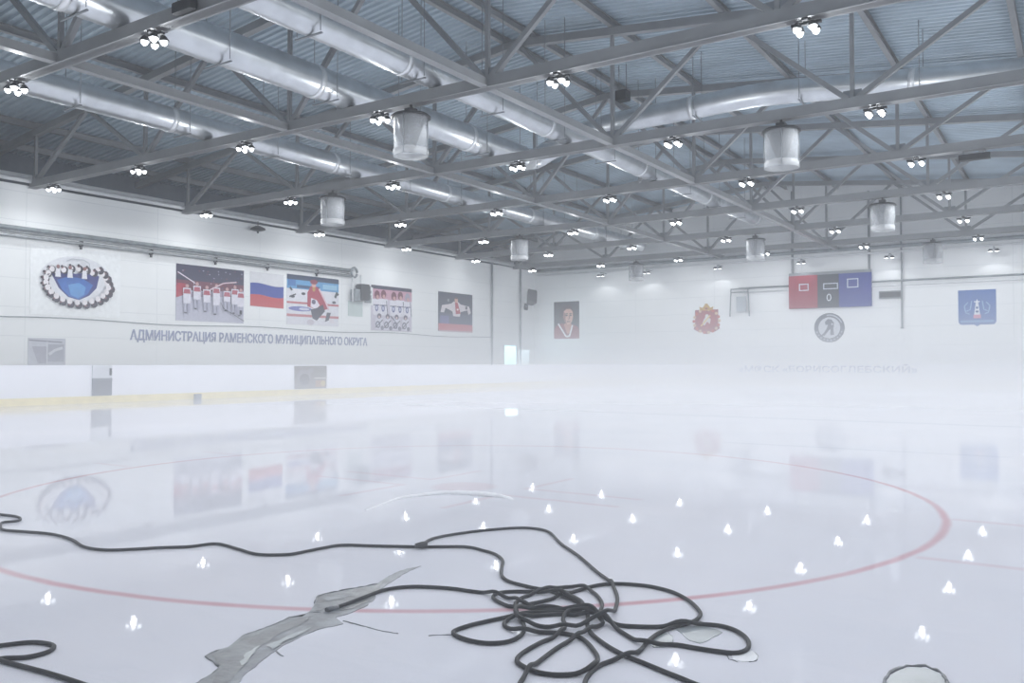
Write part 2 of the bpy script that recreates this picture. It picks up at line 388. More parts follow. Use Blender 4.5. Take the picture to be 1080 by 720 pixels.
# ---------------------------------------------------------------- lamps
LIGHTS = []
LAMP_POWER = 283.0
def add_spot(root, z, power, size=R(132), blend=0.7, tilt=(0, 0, 0), rad=0.14):
    ld = bpy.data.lights.new('lamp_light', 'SPOT'); ld.energy = power; ld.color = (0.96, 0.98, 1.0); ld.spot_size = size; ld.spot_blend = blend
    ld.shadow_soft_size = rad
    lo = bpy.data.objects.new('lamp_light', ld); C.objects.link(lo); lo.parent = root; lo.location = (0, 0, z); lo.rotation_euler = tilt
    return lo
def lamp_parts(root):
    bm = BM(); box(bm, (0, 0, -0.09), (0.62, 0.09, 0.05)); box(bm, (0, 0, -0.03), (0.12, 0.30, 0.05)); tube(bm, [(0, 0, -0.1), (0, 0, 0.0)], 0.03, 8)
    box(bm, (0, 0.19, 0.14), (0.26, 0.10, 0.22))
    obj('mounting_bracket', bm, M['black'], root)
    for sx in (-1, 1):
        for sy in (-1, 1):
            c = Vector((sx * 0.165, sy * 0.12, -0.19)); rot = Matrix.Rotation(-sx * R(6), 3, 'Y') @ Matrix.Rotation(sy * R(6), 3, 'X')
            bm = BM(); lathe(bm, [(0.0, 0.10), (0.05, 0.10), (0.08, 0.05), (0.105, 0.0), (0.110, -0.025), (0.100, -0.025), (0.085, -0.01)], 16)
            for v in bm.verts: v.co = rot @ v.co + c
            h = obj('lamp_head', bm, M['black'], root, smooth=True)
            bm = BM(); lathe(bm, [(0.0, -0.125), (0.035, -0.105), (0.058, -0.085), (0.074, -0.05), (0.078, -0.02), (0.0, -0.005)], 16)
            for v in bm.verts: v.co = rot @ v.co + c
            obj('lamp_lens', bm, M['lens'], h)
LX = [-34.3, -28.5, -22.6, -16.7, -10.75, -4.7, 1.2]
lp0 = None
for k, y in enumerate(TY):
    for j, x in enumerate(LX):
        if lp0 is None:
            lp0 = thing('ceiling_lamp', '', 'ceiling lamp', (x, y, ZC)); lamp_parts(lp0); t = lp0
        else: t = copy_tree(lp0); t.location = (x, y, ZC)
        tag(t, 'lit lamp cluster under the %s truss from the far wall, %s from its left end' % (far_ord(k, len(TY)), ORD[j]), 'ceiling lamp', 'lamp clusters under the roof trusses')
for o in [o for o in C.objects if o.get('category') == 'ceiling lamp']:
    out = o.location.x < -33; add_spot(o, -0.30, LAMP_POWER * (0.4 if out else 1) * (0.15 if o.location.y > 53 else 0.45 if o.location.y > 46 else 1), R(165) if out else R(178), 1.0 if out else 0.12, (0, R(-4) if out else 0, 0), 0.06)
for o in [o for o in C.objects if o.get('category') == 'ceiling lamp']:   # sideways and upward spill of the bare bulbs
    ld = bpy.data.lights.new('bulb_spill', 'POINT'); ld.energy = LAMP_POWER * (0.2 if o.location.y < 53 else 0.08) * (0.55 if o.location.x < -33 else 1); ld.color = (0.96, 0.98, 1.0); ld.shadow_soft_size = 0.1
    lo = bpy.data.objects.new('bulb_spill', ld); C.objects.link(lo); lo.parent = o; lo.location = (0, 0, -0.42)
# lamps on the end wall rail
wl0 = None
WLX = [-29.6, -25.9, -20.6, -15.0, -9.7, -4.1]
for k, x in enumerate(WLX):
    if wl0 is None:
        wl0 = thing('wall_lamp', '', 'wall lamp', (x, 56.25, 7.86)); t = wl0
        bm = BM(); beam(bm, (0, 0.94, 0.12), (0, 0, 0.12), 0.05, 0.05); tube(bm, [(0, 0, 0.12), (0, 0, 0.0)], 0.025, 8); box(bm, (0, 0, -0.02), (0.5, 0.08, 0.05)); obj('mounting_bracket', bm, M['steel_dark'], t)
        for sx in (-1, 1):
            bm = BM(); lathe(bm, [(0.0, 0.0), (0.08, 0.0), (0.14, -0.08), (0.16, -0.13), (0.15, -0.13)], 16, (sx * 0.17, 0, -0.03)); h = obj('lamp_head', bm, M['black'], t, smooth=True)
            bm = BM(); lathe(bm, [(0.0, -0.15), (0.14, -0.12), (0.14, -0.10), (0.0, -0.10)], 16, (sx * 0.17, 0, -0.03)); obj('lamp_lens', bm, M['lens'], h)
    else: t = copy_tree(wl0); t.location = (x, 56.25, 7.86)
    tag(t, 'small lit lamp on an arm from the far end wall, %s from the left corner' % ORD[k], 'wall lamp', 'small lamps on the far end wall')
for o in [o for o in C.objects if o.get('category') == 'wall lamp']:
    add_spot(o, -0.28, 24, R(124), 0.12, rad=0.05)

# ---------------------------------------------------------------- hanging drums (air heaters)
def drum_parts(root):
    bm = BM(); lathe(bm, [(0.0, 0.02), (0.18, 0.02), (0.5, -0.02), (0.56, -0.07), (0.56, -0.11), (0.48, -0.10), (0.0, -0.06)], 32); obj('cap', bm, M['black'], root, smooth=True)['label'] = 'dark lid'
    bm = BM(); box(bm, (0, 0, 0.08), (0.26, 0.26, 0.16)); tube(bm, [(0, 0, 0.1), (0, 0, 0.3)], 0.04, 8); obj('motor_box', bm, M['black'], root)
    bm = BM(); lathe(bm, [(0.48, -0.10), (0.49, -0.5), (0.475, -1.0), (0.46, -1.0), (0.465, -0.5), (0.46, -0.10)], 32); obj('shell', bm, M['frost'], root, smooth=True)
    bm = BM(); lathe(bm, [(0.475, -0.97), (0.50, -1.04), (0.49, -1.18), (0.475, -1.18), (0.48, -1.04), (0.46, -0.97)], 32); obj('skirt', bm, M['frost_thin'], root, smooth=True)
    bm = BM(); lathe(bm, [(0.42, -0.12), (0.32, -0.4), (0.2, -0.75), (0.12, -0.98), (0.06, -1.06), (0.0, -1.08)], 24); obj('inner_cone', bm, M['black'], root, smooth=True)['label'] = 'dark tapering core'
    bm = BM()
    for a in (0.3, 1.9, 3.4, 5.0): tube(bm, [(0.5 * math.cos(a), 0.5 * math.sin(a), -0.08), (0.5 * math.cos(a), 0.5 * math.sin(a), -1.2)], 0.012, 6)
    obj('tie_rod', bm, M['steel_dark'], root)
DR = [(-15.5, 18.2, 'under the second nearest truss in view, left of centre'), (-7.3, 25.4, 'under the sixth truss from the far wall... '), (-25.9, 25.4, ''), (-26.0, 39.8, ''), (-7.1, 39.8, ''), (-15.0, 47.0, ''), (-7.0, 54.2, ''), (-25.7, 54.2, '')]
dl = ['largest drum heater, frosted shell with dark core, under the sixth truss from the far wall',
      'drum heater under the fifth truss from the far wall, on its right half',
      'drum heater under the fifth truss from the far wall, near the left wall',
      'drum heater under the third truss from the far wall, near the left wall',
      'drum heater under the third truss from the far wall, on its right half',
      'drum heater under the second truss from the far wall, near midspan',
      'drum heater under the truss nearest the far wall, on its right half',
      'drum heater under the truss nearest the far wall, on its left half']
d0 = None
for (x, y, _), lab in zip(DR, dl):
    yy = y - 0.05
    if d0 is None: d0 = thing('drum_heater', '', 'air heater', (x, yy, ZC - 0.26)); drum_parts(d0); t = d0
    else: t = copy_tree(d0); t.location = (x, yy, ZC - 0.26)
    tag(t, lab, 'air heater', 'drum heaters hanging from the trusses')

def hang_box(name, label, loc, size, stem):
    t = thing(name, label, 'box', loc); bm = BM(); box(bm, (0, 0, 0), size); bmesh.ops.bevel(bm, geom=bm.edges[:], offset=0.02, segments=1); obj('housing', bm, M['black'], t)
    bm = BM()
    for sx in (-0.35, 0.35): tube(bm, [(sx * size[0], 0, size[2] / 2 - 0.01), (sx * size[0], 0, size[2] / 2 + stem)], 0.015, 6)
    obj('hanger', bm, M['steel_dark'], t)
hang_box('ballast_box', 'long black box fixed beside a lamp cluster on the nearest truss in view', (-15.3, 10.75, ZC + 0.14), (0.62, 0.16, 0.22), 0.12)
hang_box('ballast_box', 'long black box hung under the fourth truss from the far wall, right end', (-2.9, 32.55, ZC - 0.24), (0.95, 0.22, 0.2), 0.14)
hang_box('ballast_box', 'small black box hung under the roof deck near the crosswise duct', (-13.9, 28.2, 1.22 + 9.85), (0.42, 0.4, 0.36), 1.0)

# ---------------------------------------------------------------- flat pictures on walls
class Panel:
    """A picture on a wall: polygons in panel units (0..1, y up) stacked on a thin backing."""
    def __init__(s, origin, ux, uy, n, th=0.02):
        s.bm = BM(); s.o, s.ux, s.uy, s.n, s.th = origin, ux, uy, n, th; s.mats = []; s.layer = 0
    def mi(s, col):
        m = ink(*col)
        if m not in s.mats: s.mats.append(m)
        return s.mats.index(m)
    def P(s, x, y, d): return s.o + s.ux * x + s.uy * y + s.n * d
    def back(s, col, x0=0, y0=0, x1=1, y1=1, pts=None):
        pts = pts or [(x0, y0), (x1, y0), (x1, y1), (x0, y1)]; i = s.mi(col)
        a = [s.bm.verts.new(s.P(x, y, 0.002)) for x, y in pts]; b = [s.bm.verts.new(s.P(x, y, s.th)) for x, y in pts]
        s.bm.faces.new(a).material_index = i; s.bm.faces.new(b).material_index = i
        for k in range(len(pts)): s.bm.faces.new((a[k], a[(k + 1) % len(pts)], b[(k + 1) % len(pts)], b[k])).material_index = i
    def poly(s, col, pts):
        s.layer += 1; d = s.th + 0.0012 * s.layer
        s.bm.faces.new([s.bm.verts.new(s.P(x, y, d)) for x, y in pts]).material_index = s.mi(col)
    def rect(s, col, x0, y0, x1, y1): s.poly(col, [(x0, y0), (x1, y0), (x1, y1), (x0, y1)])
    def ell(s, col, cx, cy, rx, ry, n=14, a0=0, a1=360):
        full = a1 - a0 >= 360
        s.poly(col, [(cx + rx * math.cos(R(a0 + (a1 - a0) * k / (n if full else n - 1))), cy + ry * math.sin(R(a0 + (a1 - a0) * k / (n if full else n - 1)))) for k in range(n)])
    def line(s, col, pts, w):
        asp = s.ux.length / s.uy.length
        for (x0, y0), (x1, y1) in zip(pts, pts[1:]):
            dx, dy = (x1 - x0) * asp, y1 - y0; L = math.hypot(dx, dy) or 1; nx, ny = -dy / L * w / asp, dx / L * w
            s.poly(col, [(x0 + nx, y0 + ny), (x1 + nx, y1 + ny), (x1 - nx, y1 - ny), (x0 - nx, y0 - ny)])
    def done(s, name, label, cat, group=None):
        o = obj(name, s.bm, s.mats); # origin at the panel's foot
        c = s.P(0.5, 0, 0); o.data.transform(Matrix.Translation(-c)); o.location = c
        return tag(o, label, cat, group)
def left_panel(px0, px1, py_top0, py_bot0, x=XL):
    a, b, d = on_x(px0, py_top0, x), on_x(px0, py_bot0, x), on_x(px1, py_top0, x)
    return Panel(Vector((x, b.y, b.z)), Vector((0, d.y - b.y, 0)), Vector((0, 0, a.z - b.z)), Vector((1, 0, 0)))
def back_panel(px0, px1, py_top, py_bot, y=YF, th=0.02):
    m = (px0 + px1) / 2; zt, zb = on_y(m, py_top, y).z, on_y(m, py_bot, y).z; x0, x1 = on_y(px0, py_bot, y).x, on_y(px1, py_bot, y).x
    return Panel(Vector((x0, y, zb)), Vector((x1 - x0, 0, 0)), Vector((0, 0, zt - zb)), Vector((0, -1, 0)), th)

# 1: team standing in a ring around a blue centre
p = left_panel(31, 127, 257, 331); p.back((242, 245, 247))
cx, cy = 0.50, 0.50
p.ell((228, 230, 236), cx, 0.52, 0.41, 0.37, 30)
p.poly((44, 52, 132), [(0.22, 0.60), (0.30, 0.66), (0.48, 0.63), (0.66, 0.68), (0.75, 0.62), (0.72, 0.44), (0.64, 0.32), (0.52, 0.24), (0.40, 0.28), (0.30, 0.40)])
p.poly((52, 110, 190), [(0.28, 0.52), (0.40, 0.58), (0.56, 0.57), (0.68, 0.48), (0.62, 0.34), (0.52, 0.25), (0.41, 0.29), (0.33, 0.39)])
p.poly((96, 158, 218), [(0.40, 0.46), (0.52, 0.50), (0.60, 0.44), (0.58, 0.33), (0.51, 0.27), (0.43, 0.31)])
rr = random.Random(3)
for k in range(26):
    a = 2 * math.pi * k / 26 + 0.1; ex, ey = cx + 0.365 * math.cos(a), 0.49 + 0.315 * math.sin(a)
    if 0.9 < a < 2.3: ey -= 0.09
    p.ell((60, 54, 70), ex + 0.015, ey - 0.012, 0.040, 0.060, 10)
    p.ell((236, 232, 236), ex - 0.003 - 0.02 * math.cos(a), ey + 0.008 - 0.02 * math.sin(a), 0.030, 0.044, 10)
    p.ell((168, 130, 132) if k % 3 else (120, 70, 84), ex + 0.022 * math.cos(a), ey + 0.032 * math.sin(a), 0.015, 0.022, 8)
    p.ell((44, 40, 54), ex + 0.03 * math.cos(a), ey + 0.046 * math.sin(a), 0.014, 0.018, 8)
    if k % 2: p.line((70, 64, 80), [(ex - 0.02, ey - 0.04), (ex + 0.03, ey - 0.015)], 0.008)
for x in (0.27, 0.40, 0.56): p.poly((230, 230, 238), [(x - 0.03, 0.56), (x + 0.03, 0.56), (x + 0.022, 0.68), (x - 0.022, 0.68)]); p.ell((150, 110, 110), x, 0.71, 0.02, 0.03, 8)
p.line((188, 194, 202), [(0.36, 0.80), (0.42, 0.84), (0.55, 0.84), (0.61, 0.80), (0.62, 0.72)], 0.006)
p.done('wall_banner', 'white banner of a team in a ring around a blue centre, leftmost on left wall', 'banner', 'printed banners on the walls')
# 2: team with sticks in a hall
p = left_panel(185, 257, 277.5, 337.5); p.back((196, 196, 212))
p.rect((40, 38, 74), 0, 0.66, 1, 1); p.rect((112, 40, 66), 0, 0.55, 1, 0.72); p.poly((172, 34, 62), [(0, 0.40), (0.12, 0.46), (0.14, 0.66), (0, 0.66)])
p.poly((176, 160, 182), [(0.12, 0.5), (1, 0.62), (1, 0.5), (0.12, 0.42)])
for k in range(60):
    x, y = rr.random(), 0.60 + 0.36 * rr.random(); p.ell(rr.choice([(90, 80, 130), (150, 70, 90), (60, 56, 100), (200, 190, 210)]), x, y, 0.008, 0.010, 6)
for i, x in enumerate((0.14, 0.28, 0.42, 0.56, 0.72, 0.84, 0.93)):
    h = 0.58 + 0.05 * (i % 2); lo = 0.14 + 0.04 * ((i * 2) % 3)
    p.poly((222, 220, 232), [(x - 0.05, lo + 0.16), (x + 0.05, lo + 0.16), (x + 0.055, h), (x - 0.055, h)])
    p.poly((178, 80, 100), [(x - 0.05, h - 0.1), (x + 0.05, h - 0.1), (x + 0.04, h - 0.02), (x - 0.04, h - 0.02)])
    p.rect((188, 188, 206), x - 0.04, lo, x - 0.008, lo + 0.17); p.rect((180, 180, 200), x + 0.01, lo, x + 0.042, lo + 0.17)
    p.ell((200, 160, 160), x, h + 0.035, 0.024, 0.034, 10); p.rect((40, 38, 60), x - 0.04, lo - 0.012, x - 0.004, lo + 0.012)
p.line((226, 216, 226), [(0, 0.85), (0.24, 0.68)], 0.010); p.line((222, 196, 206), [(0.46, 0.58), (0.66, 0.72), (0.86, 0.76)], 0.012)
p.line((70, 70, 92), [(0.62, 0.36), (0.66, 0.26), (0.98, 0.04)], 0.006); p.rect((34, 32, 48), 0.91, 0.16, 0.95, 0.24)
p.done('wall_banner', 'dark red and navy banner of a white-clad ice hockey team, left of the flag', 'banner', 'printed banners on the walls')
# flag
p = left_panel(263.5, 299, 286, 323); p.back((226, 228, 234))
def wave(y): return [(k / 8, y + 0.035 * math.sin(k / 8 * 5.2 + 0.6)) for k in range(9)]
p.poly((40, 66, 158), wave(0.33) + wave(0.66)[::-1]); p.poly((196, 62, 66), [(0, 0.02), (1, 0.0)] + wave(0.33)[::-1]); p.poly((218, 219, 224), wave(0.66) + [(1, 1), (0, 1)])
p.done('wall_flag', 'white, blue and red striped flag between two banners on the left wall', 'flag')
# 3: goalkeeper
p = left_panel(302, 357, 288.5, 341.5); p.back((222, 222, 230))
p.rect((96, 160, 206), 0, 0.72, 1, 0.92); p.rect((24, 50, 84), 0, 0.90, 1, 1); p.rect((40, 78, 120), 0.18, 0.74, 0.62, 0.80); p.rect((150, 196, 224), 0.68, 0.76, 0.96, 0.86); p.rect((60, 118, 180), 0.02, 0.77, 0.16, 0.9)
p.rect((196, 110, 118), 0, 0.42, 1, 0.46); p.rect((200, 128, 134), 0, 0.16, 1, 0.21); p.ell((116, 122, 190), 0.25, 0.32, 0.22, 0.05, 18); p.ell((206, 208, 226), 0.32, 0.32, 0.10, 0.028, 14)
p.poly((172, 40, 70), [(0.38, 0.38), (0.38, 0.66), (0.44, 0.80), (0.56, 0.80), (0.64, 0.70), (0.78, 0.36), (0.66, 0.30), (0.52, 0.34)])
p.poly((226, 222, 232), [(0.44, 0.38), (0.45, 0.56), (0.56, 0.52), (0.62, 0.42), (0.54, 0.33)]); p.ell((90, 78, 110), 0.50, 0.48, 0.04, 0.05, 10)
p.poly((52, 48, 66), [(0.44, 0.32), (0.56, 0.36), (0.68, 0.44), (0.72, 0.30), (0.56, 0.10), (0.48, 0.14)]); p.poly((56, 52, 70), [(0.72, 0.08), (0.80, 0.12), (0.84, 0.28), (0.76, 0.28)])
p.ell((206, 200, 210), 0.44, 0.06, 0.07, 0.06, 12); p.ell((222, 216, 224), 0.86, 0.10, 0.05, 0.05, 12)
p.ell((214, 170, 160), 0.50, 0.83, 0.045, 0.06, 12); p.ell((130, 30, 60), 0.50, 0.89, 0.075, 0.05, 12); p.ell((186, 150, 70), 0.50, 0.74, 0.03, 0.05, 8)
p.line((226, 196, 206), [(0.60, 0.76), (0.72, 0.52), (0.80, 0.34)], 0.02)
for x, y in ((0.10, 0.56), (0.30, 0.63), (0.90, 0.50), (0.96, 0.68)): p.ell((48, 50, 62), x, y, 0.04, 0.03, 8)
p.line((40, 42, 54), [(0.04, 0.55), (0.16, 0.61)], 0.014); p.line((48, 60, 70), [(0.05, 0.74), (0.09, 0.68)], 0.02); p.line((44, 60, 64), [(0.96, 0.72), (0.92, 0.60)], 0.03)
p.done('wall_banner', 'banner of a player in red kneeling on ice, right of the flag', 'banner', 'printed banners on the walls')
# 4: team photo
p = left_panel(391, 434, 300, 348); p.back((206, 200, 214))
p.rect((44, 40, 70), 0, 0.92, 1, 1); p.rect((206, 160, 178), 0, 0.70, 1, 0.92)
for i, x in enumerate((0.14, 0.29, 0.54, 0.70, 0.88)):
    y = 0.76 + 0.02 * (i % 2); p.poly((226, 224, 234), [(x - 0.09, 0.34), (x + 0.09, 0.34), (x + 0.10, y - 0.07), (x - 0.10, y - 0.07)])
    p.ell((112, 36, 60) if i < 4 else (170, 160, 180), x, y + 0.03, 0.065, 0.10, 12); p.ell((206, 160, 158), x + 0.01, y - 0.02, 0.035, 0.05, 8)
    p.ell((84, 90, 150), x - 0.01, 0.50, 0.04, 0.08, 10); p.ell((206, 206, 224), x - 0.01, 0.50, 0.02, 0.045, 8); p.line((60, 60, 96), [(x + 0.10, 0.34), (x + 0.07, 0.68)], 0.010); p.line((84, 84, 120), [(x - 0.09, 0.56), (x + 0.09, 0.57)], 0.010)
for i, x in enumerate((0.18, 0.38, 0.60, 0.82)):
    p.poly((218, 216, 228), [(x - 0.10, 0.02), (x + 0.10, 0.02), (x + 0.08, 0.28), (x - 0.08, 0.28)]); p.ell((92, 76, 100), x, 0.32, 0.05, 0.06, 10); p.ell((214, 190, 194), x, 0.30, 0.025, 0.03, 8)
    p.ell((100, 96, 124), x - 0.03, 0.13, 0.06, 0.08, 12); p.ell((206, 204, 216), x - 0.03, 0.13, 0.035, 0.05, 10); p.ell((120, 116, 140), x + 0.07, 0.06, 0.04, 0.05, 10); p.line((70, 66, 92), [(x - 0.09, 0.06), (x + 0.08, 0.24)], 0.012)
p.line((80, 76, 104), [(0.44, 0.34), (0.56, 0.22), (0.60, 0.06)], 0.012)
p.done('wall_banner', 'pale banner of a team in rows with dark red helmets and white jerseys', 'banner', 'printed banners on the walls')
# 5: player with arms spread
p = left_panel(462, 498, 307, 349); p.back((56, 60, 78))
p.rect((70, 74, 104), 0, 0.18, 1, 0.46); p.rect((104, 98, 150), 0.05, 0.18, 0.3, 0.4); p.rect((196, 96, 106), 0, 0, 1, 0.20); p.rect((196, 168, 172), 0, 0.0, 1, 0.03)
p.poly((216, 208, 212), [(0.06, 0.48), (0.16, 0.48), (0.20, 0.60), (0.40, 0.52), (0.42, 0.40), (0.62, 0.40), (0.64, 0.52), (0.84, 0.58), (0.88, 0.46), (0.95, 0.52), (0.90, 0.68), (0.64, 0.72), (0.56, 0.78), (0.44, 0.78), (0.36, 0.72), (0.10, 0.66)])
p.poly((176, 44, 62), [(0.47, 0.76), (0.55, 0.76), (0.64, 0.48), (0.50, 0.46)]); p.ell((214, 170, 156), 0.51, 0.82, 0.05, 0.065, 12); p.ell((90, 66, 60), 0.51, 0.875, 0.05, 0.03, 10)
p.ell((150, 152, 160), 0.28, 0.80, 0.03, 0.04, 8); p.ell((236, 216, 216), 0.55, 0.58, 0.03, 0.03, 8); p.rect((30, 34, 46), 0.78, 0.60, 0.84, 0.68)
p.done('wall_banner', 'dark banner of a player with outspread arms, nearest the far corner on left wall', 'banner', 'printed banners on the walls')
# portrait on the end wall
p = back_panel(584.5, 611, 318, 357); p.back((58, 56, 60))
p.poly((140, 22, 36), [(0, 0), (1, 0), (1, 0.24), (0.92, 0.33), (0.72, 0.38), (0.3, 0.42), (0.08, 0.34), (0, 0.22)])
p.poly((206, 150, 130), [(0.42, 0.5), (0.40, 0.36), (0.54, 0.12), (0.64, 0.16), (0.70, 0.36), (0.66, 0.5)])
p.poly((58, 26, 28), [(0.24, 0.44), (0.21, 0.66), (0.28, 0.82), (0.44, 0.90), (0.64, 0.89), (0.78, 0.80), (0.80, 0.64), (0.74, 0.5), (0.40, 0.40)])
p.poly((226, 182, 164), [(0.36, 0.60), (0.40, 0.74), (0.50, 0.80), (0.66, 0.80), (0.75, 0.72), (0.76, 0.58), (0.72, 0.46), (0.62, 0.38), (0.52, 0.38), (0.42, 0.46)])
p.poly((168, 110, 98), [(0.36, 0.60), (0.40, 0.72), (0.47, 0.66), (0.46, 0.52), (0.52, 0.38), (0.42, 0.46)])
for x in (0.50, 0.67): p.ell((60, 34, 34), x, 0.625, 0.045, 0.018, 10); p.line((70, 40, 38), [(x - 0.06, 0.665), (x + 0.05, 0.672)], 0.010)
p.line((160, 102, 92), [(0.60, 0.63), (0.63, 0.54), (0.57, 0.525)], 0.012); p.line((124, 52, 54), [(0.52, 0.458), (0.66, 0.462)], 0.012)
p.line((238, 234, 234), [(0.17, 0.41), (0.48, 0.06), (0.62, 0.06), (0.74, 0.36)], 0.024)
p.done('wall_banner', 'portrait banner of a person in red with white collar on the far end wall', 'banner', 'printed banners on the walls')
# red crest with gold crown
p = back_panel(731, 760, 320, 353)
sh = [(0.08, 0.80), (0.92, 0.80), (0.92, 0.30), (0.98, 0.2), (0.80, 0.10), (0.60, 0.08), (0.5, 0.02), (0.40, 0.08), (0.20, 0.10), (0.02, 0.2), (0.08, 0.30)]
p.back((170, 92, 96), pts=sh)
for k in range(18):
    a = 2 * math.pi * k / 18; p.ell((196, 96, 70) if k % 2 else (216, 190, 160), 0.5 + 0.46 * math.cos(a), 0.44 + 0.37 * math.sin(a), 0.055, 0.05, 10)
p.ell((176, 84, 88), 0.5, 0.45, 0.33, 0.28, 20); p.poly((214, 210, 206), [(0.34, 0.34), (0.42, 0.52), (0.5, 0.60), (0.66, 0.50), (0.62, 0.34), (0.52, 0.42), (0.44, 0.30)]); p.ell((220, 214, 206), 0.52, 0.60, 0.07, 0.06, 10); p.line((226, 200, 120), [(0.30, 0.28), (0.64, 0.62)], 0.02)
p.poly((196, 160, 76), [(0.28, 0.78), (0.72, 0.78), (0.76, 0.90), (0.64, 0.86), (0.56, 0.96), (0.53, 1.0), (0.47, 1.0), (0.44, 0.96), (0.36, 0.86), (0.24, 0.90)]); p.ell((150, 40, 50), 0.5, 0.84, 0.05, 0.03, 8)
p.done('wall_crest', 'red crest with a gold crown on the far end wall', 'crest')
# blue crest with white tower
p = back_panel(1011, 1051, 305.5, 344); p.back((62, 108, 178), pts=[(0, 1), (1, 1), (1, 0.12), (0.94, 0.05), (0.58, 0.05), (0.5, 0.0), (0.42, 0.05), (0.06, 0.05), (0, 0.12)])
p.poly((222, 226, 234), [(0.40, 0.22), (0.60, 0.22), (0.56, 0.46), (0.54, 0.62), (0.51, 0.74), (0.49, 0.74), (0.46, 0.62), (0.44, 0.46)]); p.rect((214, 150, 176), 0.40, 0.22, 0.60, 0.32); p.rect((60, 100, 160), 0.47, 0.48, 0.53, 0.54); p.rect((60, 100, 160), 0.46, 0.38, 0.54, 0.43); p.rect((226, 230, 238), 0.42, 0.66, 0.58, 0.69)
for s in (-1, 1):
    p.line((150, 186, 214), [(0.5 + s * 0.14, 0.70), (0.5 + s * 0.18, 0.46), (0.5 + s * 0.28, 0.42)], 0.012); p.line((150, 186, 214), [(0.5 + s * 0.24, 0.66), (0.5 + s * 0.34, 0.56), (0.5 + s * 0.30, 0.38), (0.5 + s * 0.20, 0.34)], 0.012)
p.line((120, 160, 204), [(0.06, 0.14), (0.94, 0.14)], 0.03)
p.done('wall_crest', 'blue crest with a white tower on the far end wall', 'crest')
# round emblem
p = back_panel(859, 891, 330, 361); p.back((92, 98, 112), pts=[(0.5 + 0.5 * math.cos(2 * math.pi * k / 36), 0.5 + 0.5 * math.sin(2 * math.pi * k / 36)) for k in range(36)])
p.ell((206, 210, 216), 0.5, 0.5, 0.36, 0.36, 32)
for k in range(24):
    a = R(25 + 130 * k / 23) if k < 14 else R(200 + 140 * (k - 14) / 9)
    p.ell((196, 200, 208), 0.5 + 0.43 * math.cos(a), 0.5 + 0.43 * math.sin(a), 0.022, 0.03, 6)
p.poly((96, 102, 116), [(0.36, 0.70), (0.46, 0.80), (0.58, 0.78), (0.66, 0.66), (0.64, 0.46), (0.66, 0.26), (0.54, 0.24), (0.54, 0.46), (0.48, 0.40), (0.34, 0.22), (0.28, 0.26), (0.42, 0.48), (0.46, 0.60), (0.38, 0.60)])
p.line((84, 90, 104), [(0.22, 0.20), (0.40, 0.36), (0.5, 0.5)], 0.022); p.ell((206, 210, 216), 0.60, 0.62, 0.03, 0.03, 8)
p.done('wall_emblem', 'round grey emblem of a hockey player below the scoreboard', 'emblem')
# scoreboard
def scoreboard():
    y = YF - 0.32; x0, x1 = on_y(832, 325, y).x, on_y(919, 321, y).x; z0, z1 = on_y(875, 324, y).z, on_y(875, 289, y).z
    t = thing('scoreboard', 'wide scoreboard with red, grey and blue fields on the far end wall', 'scoreboard', ((x0 + x1) / 2, y, z0)); w, h = x1 - x0, z1 - z0
    for nm, a, b, col in (('red_field', 0, 0.36, (150, 22, 50)), ('grey_field', 0.36, 0.62, (58, 62, 70)), ('blue_field', 0.62, 1, (26, 48, 140))):
        bm = BM(); box(bm, (w * ((a + b) / 2 - 0.5), 0.14, h / 2), (w * (b - a), 0.24, h)); obj(nm, bm, ink(*col), t)
    def frame(cx, cz, fw, fh, q=0.03):
        bm = BM()
        for s in (-1, 1): box(bm, (cx + s * fw / 2, 0.015, cz), (q * 2, 0.03, fh + 2 * q)); box(bm, (cx, 0.015, cz + s * fh / 2), (fw, 0.03, q * 2))
        obj('display_frame', bm, ink(206, 212, 222), t)
    frame(w * -0.31, h * 0.64, 0.55, 0.40); frame(w * 0.02, h * 0.64, 0.85, 0.34); frame(w * 0.285, h * 0.70, 0.62, 0.52)
    bm = BM(); pts = [(0.12 * math.cos(2 * math.pi * k / 20), 0, h * 0.30 + 0.21 * math.sin(2 * math.pi * k / 20)) for k in range(20)]; tube(bm, pts, 0.032, 6, closed=True); o = obj('score_digit', bm, ink(220, 224, 230), t)
    bm = BM(); box(bm, (0, 0.14, h + 0.09), (w * 0.998, 0.2, 0.18)); obj('top_rail', bm, M['steel_dark'], t)
    bm = BM()
    for s in (-0.4, 0, 0.4): box(bm, (w * s, 0.29, h * 0.6), (0.12, 0.06, h * 0.6))
    obj('wall_bracket', bm, M['steel_dark'], t)
scoreboard()
# grey display box right of it
a, b = on_y(927, 315, YF - 0.2), on_y(951, 306, YF - 0.2); t = thing('wall_display', 'small dark grey box beside the scoreboard on the end wall', 'display', ((a.x + b.x) / 2, YF - 0.2, a.z))
bm = BM(); box(bm, (0, 0.1, (b.z - a.z) / 2), (b.x - a.x, 0.19, b.z - a.z)); bmesh.ops.bevel(bm, geom=bm.edges[:], offset=0.03, segments=2); obj('housing', bm, M['steel_dark'], t)
bm = BM(); box(bm, (0, -0.005, (b.z - a.z) / 2), ((b.x - a.x) * 0.9, 0.02, (b.z - a.z) * 0.7)); obj('screen', bm, M['black'], t)

